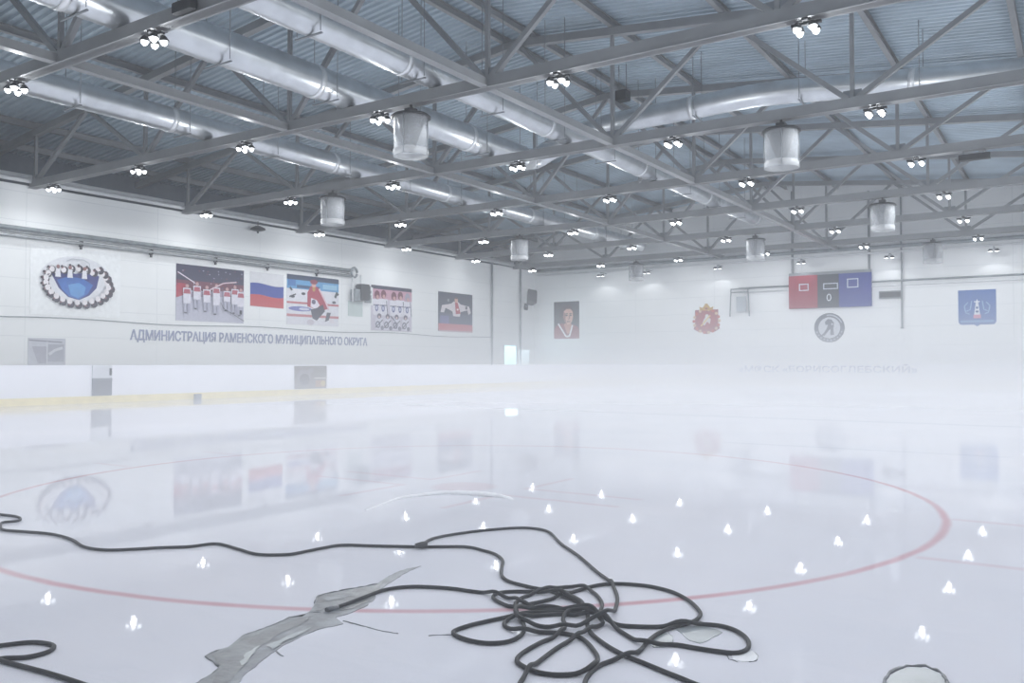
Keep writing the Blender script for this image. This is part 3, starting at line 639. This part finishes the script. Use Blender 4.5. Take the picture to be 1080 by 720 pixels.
# lettering
def text_obj(name, s, height, length, loc, rot, m, label, cat):
    cu = bpy.data.curves.new(name, 'FONT'); cu.body = s; cu.extrude = 0.01; cu.size = 1
    cu.offset = 0.022
    o = bpy.data.objects.new(name, cu); C.objects.link(o); bpy.context.view_layer.update()
    me = bpy.data.meshes.new_from_object(o.evaluated_get(bpy.context.evaluated_depsgraph_get())); bpy.data.objects.remove(o)
    xs = [v.co.x for v in me.vertices]; ys = [v.co.y for v in me.vertices]
    sx, sy = length / (max(xs) - min(xs)), height / 0.73
    for v in me.vertices: v.co = Vector(((v.co.x - min(xs)) * sx, v.co.y * sy, v.co.z))
    me.materials.clear(); me.materials.append(m)
    o = bpy.data.objects.new(name, me); C.objects.link(o); o.location = loc; o.rotation_euler = rot
    return tag(o, label, cat)
a = on_x(137, 358, XL); b = on_x(387, 362, XL)
text_obj('wall_lettering', 'АДМИНИСТРАЦИЯ РАМЕНСКОГО МУНИЦИПАЛЬНОГО ОКРУГА', 0.46, b.y - a.y, (XL + 0.02, a.y, a.z), (R(90), 0, R(90)), M['letters'], 'blue-grey row of letters along the left wall below the banners', 'lettering')
a = on_y(779, 391.2, by1); b = on_y(968, 391.2, by1)
text_obj('board_lettering', '«МФСК «БОРИСОГЛЕБСКИЙ»', 0.40, b.x - a.x, (a.x, by1 - 0.02, 0.68), (R(90), 0, 0), M['letters_far'], 'dark row of letters on the far end boards below the round emblem', 'lettering')

# ---------------------------------------------------------------- wall services, left
def wall_z(px, py): return on_x(px, py, XL).z
def xpipe(name, label, pts, r, m, cat='pipe', clips=None):
    o0 = Vector(pts[0]); t = thing(name, label, cat, o0); bm = BM(); tube(bm, [Vector(q) - o0 for q in pts], r, 12); obj('pipe_body', bm, m, t, smooth=True)
    if clips:
        for q in clips:
            bm = BM(); q = Vector(q) - o0; box(bm, q, (0.24, 0.07, 2.4 * r + 0.04)); box(bm, q - Vector((0, 0, 0.15)), (0.10, 0.07, 0.18)); obj('pipe_clip', bm, M['black'], t)
    return t
yE = on_x(371, 287, XL + .2).y
zA = on_x(200, 263.5, XL + 0.25).z; zB = on_x(200, 270.5, XL + 0.25).z
clipy = [on_x(px, 280, XL).y for px in (83, 157, 225, 280, 332)]
xpipe('wall_pipe', 'upper grey insulated pipe running along the left wall above the banners', [(XL + 0.22, -5, zA), (XL + 0.22, yE, zA)], 0.095, M['pipe_grey'])
xpipe('wall_pipe', 'lower pale pipe with dark clips running along the left wall above the banners', [(XL + 0.22, -5, zB), (XL + 0.22, yE, zB)], 0.075, M['pipe_mid'], clips=[(XL + 0.16, y, zB) for y in clipy])
bm = BM(); box(bm, (0, 0, 0), (0.05, yE + 5, 0.04)); o = obj('cable_tray', bm, M['steel_dark'], loc=(XL + 0.03, (yE - 5) / 2, (zA + zB) / 2)); tag(o, 'thin dark cable tray between the two pipes on the left wall', 'cable tray')
z3 = on_x(135, 339.5, XL).z
pts = [(XL + 0.03, -4 + k * 1.5, z3 + 0.05 * math.sin(k * 0.9)) for k in range(38)]
bm = BM(); o0 = Vector(pts[0]); tube(bm, [Vector(q) - o0 for q in smooth_path(pts, 3)], 0.022, 6); o = obj('wall_cable', bm, M['pipe_grey'], loc=o0); tag(o, 'thin grey cable sagging along the left wall between banners and letters', 'cable')
for k, (dz, rr_, lab) in enumerate(((0.05, 0.09, 'front white pipe along the top of the left wall'), (0.30, 0.12, 'rear white pipe along the top of the left wall'))):
    xpipe('roof_pipe', lab, [(XL - 0.5 * k + 0.15, -5, ZW + dz + 0.12), (XL - 0.5 * k + 0.15, YF - 0.3, ZW + dz + 0.12)], rr_, M['pipe'])
# device at the pipes' end
q = on_x(381, 300, XL + 0.3)
t = thing('valve_station', 'dark valve unit with coiled pipe at the end of the wall pipes', 'valve unit', (XL + 0.3, yE + 0.1, on_x(377, 321, XL + .3).z))
H = zA - t.location.z
bm = BM()
tube(bm, [(0, 0.25 * math.cos(a * 0.5), H - 0.1 + 0.28 * math.sin(a * 0.5)) for a in range(13)], 0.07, 8); obj('pipe_coil', bm, M['pipe_grey'], t, smooth=True)
bm = BM(); tube(bm, [(0, -0.1, H), (0, -0.12, H * 0.55), (0, -0.1, 0.15)], 0.05, 8); tube(bm, [(0, 0.55, H * 0.9), (0, 0.57, 0.7)], 0.05, 8); obj('drop_pipe', bm, M['pipe'], t, smooth=True)
bm = BM(); box(bm, (0, 0.75, 0.75), (0.5, 0.75, 0.95)); bmesh.ops.bevel(bm, geom=bm.edges[:], offset=0.08, segments=2); obj('valve_body', bm, M['black'], t)
bm = BM(); box(bm, (-0.05, 0.2, 0.55), (0.4, 0.5, 0.7)); obj('valve_box', bm, M['pipe_grey'], t)
a, b = on_x(384, 298, XL), on_x(392, 318, XL)
bm = BM(); box(bm, (0, 0, 0), (0.02, 0.9, 1.1)); box(bm, (0.015, 0, 0.25), (0.02, 0.6, 0.16), mi=1); box(bm, (0.015, 0, -0.25), (0.02, 0.6, 0.36), mi=1); box(bm, (0.015, 0, 0.0), (0.02, 0.6, 0.1), mi=1)
y_ = on_x(387.5, 312, XL).y; o = obj('wall_notice', bm, [M['pipe'], M['steel_dark']], loc=(XL + 0.02, y_, on_x(387.5, 312, XL).z)); tag(o, 'small white notice with dark blocks beside the valve unit', 'notice')
a, b = on_x(367, 317, XL), on_x(382, 334, XL)
bm = BM(); box(bm, (0, 0, 0), (0.03, b.y - a.y, a.z - b.z)); o = obj('wall_plate', bm, mat('pale_green_plate', (0.50, 0.58, 0.57), 0.5, noise=.05), loc=(XL + 0.02, (a.y + b.y) / 2, (a.z + b.z) / 2)); tag(o, 'pale green blank plate on the wall under the valve unit', 'wall plate')
# faded sign low on the wall
p = left_panel(29, 69, 356, 386); p.back((196, 198, 208)); p.poly((168, 168, 182), [(0.10, 0.70), (0.48, 0.7), (0.48, 0.1), (0.26, 0.1)]); p.rect((164, 166, 180), 0.52, 0.16, 0.96, 0.78); p.line((208, 210, 218), [(0.55, 0.42), (0.72, 0.58), (0.92, 0.66)], 0.05); p.line((120, 120, 140), [(0.02, 0.92), (0.9, 0.86)], 0.02); p.line((214, 216, 222), [(0.5, 0.02), (0.5, 0.9)], 0.012)
p.done('wall_sign', 'faded grey two-part sign low on the left wall below the ring banner', 'sign')
# cameras / speakers
def speaker(name, label, loc, rot, s, cat):
    t = thing(name, label, cat, loc); t.rotation_euler = rot
    bm = BM(); vs = box(bm, (0, 0, 0), (0.42 * s, 0.36 * s, 0.62 * s))
    for v in vs:
        if v.co.y > 0: v.co.x *= 0.6; v.co.z *= 0.85
    bmesh.ops.bevel(bm, geom=bm.edges[:], offset=0.03 * s, segments=2); obj('cabinet', bm, M['black'], t)
    bm = BM(); box(bm, (0, -0.185 * s, 0), (0.36 * s, 0.02 * s, 0.55 * s)); obj('grille', bm, M['black'], t)
    bm = BM(); tube(bm, [(0, 0.15 * s, 0), (0, 0.5 * s, -0.1 * s), (0, 0.62 * s, -0.1 * s)], 0.05 * s, 8); box(bm, (0, 0.62 * s, -0.1 * s), (0.16 * s, 0.05 * s, 0.3 * s)); obj('arm_bracket', bm, M['black'], t)
q = on_x(560, 314, XL + 0.9); speaker('wall_speaker', 'black speaker tilted down in the far left corner', q, (R(-25), R(10), R(50)), 1.8, 'speaker')
q = on_x(272, 241, XL + 0.4)
t = thing('roof_fixture', 'black fixture hanging at the top of the left wall above the banners', 'fixture', q)  # camera/speaker housing, not a lamp
bm = BM(); lathe(bm, [(0, 0.16), (0.12, 0.14), (0.36, 0.02), (0.40, -0.06), (0.22, -0.12), (0, -0.14)], 18); obj('hood', bm, M['black'], t, smooth=True)
bm = BM(); tube(bm, [(0, 0, 0.1), (0, 0, ZW + 0.1 - q.z)], 0.02, 6); lathe(bm, [(0, -0.13), (0.06, -0.13), (0.05, -0.24), (0, -0.24)], 10); obj('stem', bm, M['black'], t)
# drain pipes
for px, lab in ((519, 'dark vertical downpipe on the left wall, the one further from the corner'), (549, 'dark vertical downpipe on the left wall, the one nearest the corner')):
    y_ = on_x(px, 330, XL + 0.1).y; xpipe('downpipe', lab, [(XL + 0.1, y_, 1.0), (XL + 0.1, y_, ZW - 0.02)], 0.075, M['steel_dark'], 'downpipe')
# lit opening near the corner
a, b = on_x(531, 364, XL), on_x(545, 383, XL)
t = thing('window_1', 'bright cyan-white lit opening in the far left corner', 'window', (XL, (a.y + b.y) / 2, 1.0)); t['kind'] = 'structure'; W = b.y - a.y; H = a.z - 1.0
bm = BM(); box(bm, (0.03, -W * 0.05, H / 2), (0.04, W * 0.9, H)); obj('pane', bm, M['glow'], t)
bm = BM(); box(bm, (0.03, W * 1.0, H * 0.42), (0.04, W * 0.9, H * 0.84)); obj('side_pane', bm, M['glow_dim'], t)
bm = BM()
for y0, y1, h in ((-W * 0.5, W * 0.4, H), (W * 0.55, W * 1.45, H * 0.84)):
    for yy in (y0, y1): box(bm, (0.04, yy, h / 2), (0.08, 0.06, h))
    box(bm, (0.04, (y0 + y1) / 2, h), (0.08, y1 - y0 + 0.06, 0.06))
obj('window_frame', bm, M['pipe'], t)
wl = bpy.data.lights.new('opening_light', 'AREA'); wl.energy = 60; wl.shape = 'RECTANGLE'; wl.size = W; wl.size_y = H; wl.color = (0.6, 0.9, 1.0)
wo = bpy.data.objects.new('opening_light', wl); C.objects.link(wo); wo.parent = t; wo.location = (0.12, 0, H / 2); wo.rotation_euler = (0, R(-90), 0)

# ---------------------------------------------------------------- end wall services
zP = on_y(930, 296.5, YF - 0.2).z
xpipe('end_wall_pipe', 'thin grey pipe across the far end wall right of the metal frame', [(on_y(779, 304, YF - .15).x, YF - 0.15, zP), (XR - 0.1, YF - 0.15, zP)], 0.06, M['pipe_grey'])
xpipe('end_wall_pipe', 'thin pale pipe below the grey one across the far end wall', [(on_y(779, 304, YF - .15).x, YF - 0.12, zP - 0.28), (XR - 0.1, YF - 0.12, zP - 0.28)], 0.04, M['pipe'])
zT = on_y(900, 264, YF - 0.5).z
xpipe('end_wall_pipe', 'thick dark pipe high across the far end wall under the trusses', [(XL + 0.5, YF - 0.5, zT + 0.1), (XR - 0.1, YF - 0.5, zT + 0.1)], 0.11, M['pipe_grey'])
xpipe('end_wall_pipe', 'white pipe high across the far end wall just under the thick dark one', [(XL + 0.5, YF - 0.35, zT - 0.22), (XR - 0.1, YF - 0.35, zT - 0.22)], 0.06, M['pipe'])
for px, z0, lab in ((836, 6.9, 'grey wall column behind the scoreboard, left end'), (917, 6.9, 'grey wall column behind the scoreboard, right end'), (951, 3.4, 'thin grey wall column right of the small grey box')):
    x_ = on_y(px, 300, YF - 0.1).x; bm = BM(); wd = 0.08 if z0 < 5 else 0.12; ibeam(bm, (0, 0, 0), (0, 0, ztop(x_) - z0), wd, wd, 0.02) if False else box(bm, (0, 0, (ztop(x_) - z0) / 2), (wd, 0.14, ztop(x_) - z0)); box(bm, (0, 0, 0.03), (wd + 0.1, 0.15, 0.06)); o = obj('wall_column', bm, M['steel_dark'], loc=(x_, YF - 0.1, z0)); tag(o, lab, 'column')
# metal frame beside the crest
a, b = on_y(769, 334, YF - 0.4), on_y(791, 304, YF - 0.4); w, h = b.x - a.x, b.z - a.z
t = thing('basketball_frame', 'grey tubular metal frame with a square board beside the red crest', 'metal frame', (a.x + w / 2, YF - 0.4, a.z))
bm = BM()
for s in (-1, 1): beam(bm, (s * w * 0.46, 0, 0), (s * w * 0.40, 0, h), 0.07, 0.07); beam(bm, (s * w * 0.40, 0, h), (s * w * 0.40, 0.38, h), 0.07, 0.07)
for z in (h, h * 0.88): beam(bm, (-w * 0.42, 0, z), (w * 0.42, 0, z), 0.07, 0.07)
obj('tube_frame', bm, M['steel_dark'], t)
bm = BM(); box(bm, (w * 0.08, 0, h * 0.45), (w * 0.46, 0.05, h * 0.55)); obj('board', bm, mat('grey_board', (0.40, 0.44, 0.47), 0.5, noise=.05), t)

# ---------------------------------------------------------------- things on the left boards
def board_pt(px, py): return on_x(px, py, bx0)
a, b = board_pt(97, 387), board_pt(117.3, 415)
t = thing('board_gate', 'gate panel in the left boards with a dark grey lower half', 'gate', (bx0, (a.y + b.y) / 2, 0.23)); w = b.y - a.y
bm = BM(); box(bm, (0.02, 0, 0.74), (0.03, w, 0.40)); obj('upper_panel', bm, mat('pale_grey_panel', (0.60, 0.62, 0.66), 0.5, noise=.05), t)
bm = BM(); box(bm, (0.02, 0, 0.27), (0.03, w, 0.54)); obj('lower_panel', bm, mat('mid_grey_panel', (0.15, 0.16, 0.19), 0.5, noise=.1), t)
bm = BM(); box(bm, (0.045, 0, 0.50), (0.03, w, 0.05)); obj('rail', bm, M['steel_dark'], t)
bm = BM(); box(bm, (0.05, w * 0.42, 0.74), (0.03, 0.06, 0.22)); obj('latch', bm, M['black'], t)
a, b = board_pt(310.5, 385), board_pt(344, 411)
p = Panel(Vector((bx0, a.y, 0.235)), Vector((0, b.y - a.y, 0)), Vector((0, 0, 0.90)), Vector((1, 0, 0))); p.back((140, 134, 130))
p.ell((150, 146, 148), 0.28, 0.55, 0.22, 0.30, 20); p.ell((112, 106, 106), 0.30, 0.40, 0.16, 0.26, 20); p.rect((138, 136, 130), 0.60, 0.55, 0.96, 0.92); p.rect((214, 210, 200), 0.60, 0.44, 0.97, 0.48); p.rect((170, 140, 110), 0.64, 0.06, 0.96, 0.36); p.ell((196, 180, 120), 0.88, 0.22, 0.08, 0.12, 12); p.ell((150, 148, 150), 0.5, 0.8, 0.1, 0.1, 12)
p.done('board_advert', 'beige-grey printed advert panel on the left rink boards', 'advert panel')
q = board_pt(207, 416); bm = BM(); box(bm, (0.06, 0, 0.09), (0.1, 0.24, 0.18)); bmesh.ops.bevel(bm, geom=bm.edges[:], offset=0.015, segments=1); o = obj('floor_box', bm, M['steel_dark'], loc=(bx0 + 0.02, q.y, 0.0)); tag(o, 'small dark box at the foot of the left rink boards', 'box')

# ---------------------------------------------------------------- hoses
HR = 0.0100
def px_path(pts): return [Vector((*on_ground(x, y)[:2], 0)) for x, y in pts]
P1 = [(-60, 534), (-20, 540), (0, 543.5), (16, 545.5), (21.5, 548), (18, 550.5), (3, 552), (0.5, 556), (4, 560), (28, 562), (55, 564.5), (75, 570), (89, 578), (111, 581.3), (140, 580.6), (167, 579), (200, 577.8), (228, 574.7), (250, 580), (272, 586), (303, 586.2), (322, 583), (340, 579.4), (361, 576.2), (394, 577), (444, 578), (490, 578), (510, 582), (522.5, 586), (530, 592.5), (529, 601), (529.5, 609), (537.5, 615), (560, 621), (580, 625), (600, 632.5), (617, 642), (620, 652), (619.5, 662), (624.5, 671), (640, 683), (658, 693), (680, 702), (704, 712), (726, 721), (770, 742), (760, 775), (680, 775), (630, 755), (617, 727), (622, 713), (633, 704), (649, 698), (664, 694.4), (675.5, 688), (682, 680), (693, 671), (707, 664.4), (731, 657.5), (738.5, 651), (737, 645.5), (727, 635.5), (711, 626.7), (689, 620.7), (667, 618), (644, 617.3), (627, 619.5), (613, 623.3), (600, 627.5), (580, 634), (560, 638.5), (540, 641.5), (527, 637), (520, 631.5), (528, 626.5), (555, 625.5), (580, 628), (602, 634), (615, 642), (606, 647.5), (580, 647), (555, 648), (533, 653), (512, 657.5), (492, 662.5), (477.5, 669), (490, 676), (512, 680.3), (535, 679), (549, 672.5), (553, 665), (551, 657.5), (545, 650), (544, 640), (550, 632.5), (568, 627), (590, 621.5), (610, 621), (627, 627.5), (635, 639), (630, 649), (615, 651.5), (590, 649.5), (560, 652), (538, 655), (531.5, 660), (537, 665), (555, 668.7), (590, 669.7), (613, 675), (627.5, 690), (630, 700), (620, 711), (590, 714.3), (565, 711), (550, 704), (545, 698.5), (551, 691), (570, 680), (590, 671.5), (596, 662), (594, 654), (604, 648.5), (626, 653.5), (636, 659), (630, 663), (612.5, 672.5), (592.5, 682.5), (575, 695), (560, 707.5), (549, 722), (520, 770), (400, 800), (200, 760), (60, 715), (0, 698), (28, 695.5), (50, 690), (57, 684), (48, 680.5), (30, 679.5), (0, 683), (-60, 690)]
P2 = [(351, 643.5), (362, 640), (381.5, 632.6), (407, 623.5), (433, 620.4), (459, 621), (480, 622.7), (492, 624.5), (520, 628.5), (540, 634), (556, 641), (580, 645.5), (604, 647), (622, 651), (633, 656), (651, 661), (671, 662.7), (695.5, 663), (718, 661), (742, 660.4), (760, 662), (775.5, 666.7), (786.7, 674.4), (790, 682), (786.7, 687.8), (775.5, 691), (755.5, 689), (733, 685.5), (711, 682), (684, 682), (673, 679), (653, 667), (635.5, 655.5), (618, 646.5), (590, 645), (565, 645), (550, 647), (543.5, 652), (548, 657.5), (570, 662.5), (590, 664), (610, 663.6), (627, 660), (640, 657), (647.5, 648), (651, 632), (644, 616), (630, 605), (610, 587.5), (592, 575), (580, 563), (567, 559), (547, 557.8), (512, 560.3), (480, 564.5), (457.5, 569), (447, 574.5), (444.5, 579.5)]
placed = []; GRID = {}
def lay(path):
    pts = smooth_path(px_path(path), 12)
    # resample evenly
    out = [pts[0]]; step = 0.012
    for p in pts[1:]:
        while (p - out[-1]).length >= step: out.append(out[-1] + (p - out[-1]).normalized() * step)
    N = len(out); need = [HR] * N; cell = 2 * HR
    for i, p in enumerate(out):
        ci, cj = int(p.x // cell), int(p.y // cell); z = HR
        for a in (-1, 0, 1):
            for b in (-1, 0, 1):
                for (qx, qy, qz, idx) in GRID.get((ci + a, cj + b), ()):
                    if idx[0] == id(path) and abs(idx[1] - i) < 14: continue
                    d = math.hypot(p.x - qx, p.y - qy)
                    if d < 2 * HR: z = max(z, qz + math.sqrt(4 * HR * HR - d * d))
        need[i] = z
        # later strands see this one at its limited height
        GRID.setdefault((ci, cj), []).append((p.x, p.y, min(z, 6 * HR), (id(path), i)))
    need = [min(z, 8 * HR) for z in need]
    s = 0.30 * step
    for i in range(1, N): need[i] = max(need[i], need[i - 1] - s)
    for i in range(N - 2, -1, -1): need[i] = max(need[i], need[i + 1] - s)
    for _ in range(4): need = [need[0]] + [(need[i - 1] + 2 * need[i] + need[i + 1]) / 4 for i in range(1, N - 1)] + [need[-1]]
    return [Vector((p.x, p.y, z)) for p, z in zip(out, need)]
def hose(path, label):
    pts = lay(path)[::2]; o0 = Vector((pts[0].x, pts[0].y, 0)); t = thing('hose', label, 'hose', o0)
    bm = BM(); tube(bm, [p - o0 for p in pts], HR, 8); obj('hose_body', bm, M['hose'], t, smooth=True); return t, pts, o0
t1, a1, _ = hose(P1, 'black hose coming in at the left edge and looping through the tangle')
t2, a2, o2 = hose(P2, 'black hose with one end lying in the grey melt groove')
e = a2[-1] - o2; bm = BM(); tube(bm, [e + Vector((0.02, 0.03, 0.012)), e + Vector((0, 0.0, 0.01)), e + Vector((-0.015, -0.04, 0.004))], 0.017, 10); obj('end_coupling', bm, M['black'], t2)
e = a2[0] - o2; d = (a2[0] - a2[3]).normalized(); bm = BM(); tube(bm, [e - d * 0.03, e + d * 0.04], 0.0145, 10); obj('end_nozzle', bm, M['crack'], t2)

# ---------------------------------------------------------------- melt water on the ice
def patch(name, pts, m, label, cat, edge=None, z=0.003, rough=True):
    g = [on_ground(x, y) for x, y in pts]; c = sum(g, Vector()) / len(g); c.z = 0
    loop = []
    rg = random.Random(len(pts))
    for i in range(len(g)):
        a, b = g[i], g[(i + 1) % len(g)]; n = max(1, int((b - a).length / 0.035)) if rough else 1
        for k in range(n):
            q = a.lerp(b, k / n); j = 0.006 if (rough and k) else 0
            loop.append(Vector((q.x - c.x + rg.uniform(-j, j), q.y - c.y + rg.uniform(-j, j), 0)))
    t = thing(name, label, cat, c)
    bm = BM(); top = [bm.verts.new(q + Vector((0, 0, z))) for q in loop]; bot = [bm.verts.new(q) for q in loop]
    bm.faces.new(top); n = len(loop)
    for k in range(n): bm.faces.new((bot[k], bot[(k + 1) % n], top[(k + 1) % n], top[k]))
    bmesh.ops.triangulate(bm, faces=[f for f in bm.faces if len(f.verts) > 4])
    obj('water_film', bm, m, t)
    if edge:
        for e in edge:
            q = [on_ground(x, y) - c for x, y in e[0]]; bm = BM(); pp = []
            for a, b in zip(q, q[1:]):
                n = max(1, int((b - a).length / 0.02))
                for k in range(n): pp.append(a.lerp(b, k / n) + Vector((rg.uniform(-.003, .003), rg.uniform(-.003, .003), 0.001)))
            pp.append(q[-1]); tube(bm, pp, e[1], 6, radii=[e[1] * rg.uniform(0.5, 1.3) for _ in pp]); obj('ice_edge', bm, M['crack'], t)
    return t
G = [(444, 597), (430, 600), (420, 603), (408, 609), (398, 616), (385, 618.5), (360, 623), (345, 626), (335, 629), (332, 636), (329, 642), (326, 645.5), (319, 650.5), (305, 651), (300, 654.5), (285, 660.5), (270, 666), (256, 670), (248, 677), (240, 683), (232, 685), (222, 689), (217, 692.5), (227, 699), (231, 703), (226, 709), (216, 715), (205, 722), (200, 745), (235, 745), (250, 722), (262, 708), (270, 703), (285, 690), (300, 680), (320, 670), (335, 664), (362, 658), (354, 651), (366, 648), (385, 640), (395, 632), (400, 622), (414, 613), (426, 605), (436, 600.5)]
patch('melt_groove', G, M['slush'], 'long grey slushy groove melted into the ice across the red circle', 'melt groove',
      edge=[([(398, 616), (385, 618.5), (360, 623), (345, 626), (335, 629), (332, 636)], 0.006), ([(444, 597), (430, 600), (420, 603), (408, 609)], 0.003), ([(319, 650.5), (305, 651), (300, 654.5), (285, 660.5), (270, 666), (256, 670)], 0.004), ([(232, 685), (222, 689), (217, 692.5), (227, 699), (231, 703)], 0.005), ([(231, 703), (226, 709), (216, 715), (205, 722)], 0.004), ([(326, 645.5), (340, 646.5), (356, 647)], 0.004), ([(362, 655), (375, 658), (390, 662), (405, 666), (420, 668)], 0.003), ([(452, 670.5), (465, 669.5), (479, 669.5)], 0.003), ([(292, 687), (296, 691), (299, 692)], 0.003)])
gr = [o for o in C.objects if o.name == 'melt_groove'][0]
def groove_layer(name, pts, m, z):
    c = gr.location; bm = BM(); g = [on_ground(x, y) - c for x, y in pts]; loop = []; rg = random.Random(len(pts) * 7)
    for i in range(len(g)):
        a, b = g[i], g[(i + 1) % len(g)]; n = max(1, int((b - a).length / 0.03))
        for k in range(n): q = a.lerp(b, k / n); loop.append(bm.verts.new((q.x + rg.uniform(-.008, .008), q.y + rg.uniform(-.008, .008), z)))
    f = bm.faces.new(loop); bmesh.ops.triangulate(bm, faces=[f]); obj(name, bm, m, gr)
M['deep'] = mat('dark_melt_water', (0.105, 0.115, 0.13), 0.35, noise=0.5, scale=9, bump=0.4)
groove_layer('deep_water', [(336, 630), (346, 627), (362, 624), (386, 620), (396, 618), (404, 614), (396, 628), (386, 636), (370, 643), (356, 645), (345, 643), (334, 645), (332, 637)], M['deep'], 0.005)
groove_layer('deep_water', [(246, 680), (258, 673), (272, 669), (290, 662), (305, 656), (322, 651), (334, 648), (322, 657), (306, 664), (288, 673), (272, 684), (262, 696), (250, 712), (238, 722), (222, 722), (232, 706), (230, 697), (224, 692), (236, 687)], M['deep'], 0.005)
groove_layer('ice_sliver', [(282, 682), (296, 676), (312, 668), (330, 662), (318, 669), (300, 678), (288, 686)], M['puddle'], 0.0062)
groove_layer('ice_sliver', [(258, 692), (268, 684), (276, 681), (266, 692), (258, 702), (254, 702)], M['puddle'], 0.0062)
groove_layer('ice_sliver', [(340, 632), (356, 629), (372, 629), (360, 632), (346, 634)], M['slush'], 0.0066)
patch('melt_puddle', [(713, 664), (722, 661.5), (740, 659.5), (757, 664.5), (762, 667), (752, 672), (745, 676.5), (738, 678.5), (727, 675.5), (720, 669)], M['puddle'], 'small grey puddle inside the right-hand hose loop', 'puddle', edge=[([(711, 662), (716, 657), (728, 654), (738, 655), (748, 658.5)], 0.003)])
patch('melt_puddle', [(684, 679), (692, 673), (702, 668), (709, 671), (711, 681), (700, 682.5), (690, 683)], M['puddle'], 'small grey puddle where two hose strands cross, left of the other', 'puddle', edge=[([(705, 667), (709, 671), (711, 681), (712, 683)], 0.002)])
patch('melt_puddle', [(771, 690), (780, 687), (792, 686), (798, 690), (800, 694), (795, 697.5), (784, 698), (774, 696)], M['snow'], 'faint frosty rimmed patch at the right tip of the hose loop', 'puddle', edge=[([(766, 690), (769, 695), (778, 698)], 0.002), ([(788, 686.5), (796, 688.5), (800, 692), (797, 697), (790, 698)], 0.0025)])
ringp = [(966 + 31 * math.cos(R(a)), 721 + 17 * math.sin(R(a))) for a in range(0, 360, 12)]
patch('melt_puddle', ringp, M['puddle'], 'round grey puddle with a dark rim at the bottom right', 'puddle', edge=[([(966 + 33 * math.cos(R(a)), 721 + 18.5 * math.sin(R(a)) - (1 if a % 36 == 0 else 0)) for a in list(range(0, 361, 12))], 0.008)])
# snow ridge scraped up behind
q = [on_ground(x, y) for x, y in ((385, 538), (402, 532), (420, 526), (440, 523), (470, 520.3), (495, 521), (515, 522.5), (532, 524.5), (541, 527))]
pts = smooth_path(q, 8); c = pts[len(pts) // 2].copy(); c.z = 0; bm = BM(); n = len(pts)
tube(bm, [p - c + Vector((0, 0, -0.004)) for p in pts], 0.05, 8, radii=[0.012 + 0.06 * math.sin(math.pi * (i / (n - 1)) ** 1.6) * random.uniform(0.8, 1.15) for i in range(n)])
for v in bm.verts: v.co.z = max(v.co.z * 0.5, -0.002)
o = obj('snow_ridge', bm, M['snow'], smooth=True, loc=c); tag(o, 'low white ridge of scraped ice behind the hoses', 'snow ridge')

# ---------------------------------------------------------------- fog
def fog():
    m = bpy.data.materials.new('freezing_fog'); m.use_nodes = True; nt = m.node_tree; nt.nodes.remove(nt.nodes['Principled BSDF']); L = nt.links.new
    out = nt.nodes['Material Output']; v = nt.nodes.new('ShaderNodeVolumeScatter'); v.inputs['Color'].default_value = (0.82, 0.84, 0.88, 1); v.inputs['Anisotropy'].default_value = 0.2
    g = nt.nodes.new('ShaderNodeNewGeometry'); s = nt.nodes.new('ShaderNodeSeparateXYZ'); L(g.outputs['Position'], s.inputs[0])
    def mt(op, a, b):
        n = nt.nodes.new('ShaderNodeMath'); n.operation = op
        for i, x in enumerate((a, b)):
            if isinstance(x, (int, float)): n.inputs[i].default_value = x
            elif x is not None: L(x, n.inputs[i])
        return n.outputs[0]
    e = mt('EXPONENT', mt('MULTIPLY', s.outputs['Z'], -1 / 1.15), None)
    far = nt.nodes.new('ShaderNodeMapRange'); far.inputs['From Min'].default_value = 8; far.inputs['From Max'].default_value = 50; far.inputs['To Min'].default_value = 0.5; far.inputs['To Max'].default_value = 1.8
    L(s.outputs['Y'], far.inputs['Value'])
    low = mt('MULTIPLY', mt('MULTIPLY', e, 0.078), far.outputs['Result'])
    fz = nt.nodes.new('ShaderNodeMapRange'); fz.inputs['From Min'].default_value = 4.0; fz.inputs['From Max'].default_value = 7.6; fz.inputs['To Min'].default_value = 0.0010; fz.inputs['To Max'].default_value = 0.0005
    L(s.outputs['Z'], fz.inputs['Value'])
    L(mt('ADD', low, fz.outputs['Result']), v.inputs['Density']); L(v.outputs[0], out.inputs['Volume'])
    bm = BM(); box(bm, ((XB + XR) / 2, (YN + YF) / 2, 6.6), (XR - XB + 3, YF - YN + 3, 14.2)); o = obj('fog', bm, m); tag(o, 'white freezing fog hanging low over the ice', 'fog', kind='stuff'); o.display_type = 'WIRE'
fog()

# ---------------------------------------------------------------- world and view
w = bpy.data.worlds.new('world'); bpy.context.scene.world = w; w.use_nodes = True; w.node_tree.nodes['Background'].inputs[0].default_value = (0.02, 0.022, 0.025, 1); w.node_tree.nodes['Background'].inputs[1].default_value = 0.2
sc = bpy.context.scene; vs = sc.view_settings
vs.view_transform = 'Standard'; vs.look = 'None'; vs.gamma = 1; vs.use_curve_mapping = False; vs.exposure = 0.0
cy = sc.cycles; cy.use_denoising = True; cy.max_bounces = 8; cy.diffuse_bounces = 4; cy.glossy_bounces = 3; cy.transmission_bounces = 3; cy.volume_bounces = 2; cy.transparent_max_bounces = 8
cy.volume_step_rate = 1.0; cy.volume_max_steps = 64; cy.sample_clamp_indirect = 4; cy.sample_clamp_direct = 20; cy.caustics_reflective = False; cy.caustics_refractive = False
try: cy.use_light_tree = True
except Exception: pass
try: cy.denoiser = 'OPENIMAGEDENOISE'
except Exception: pass
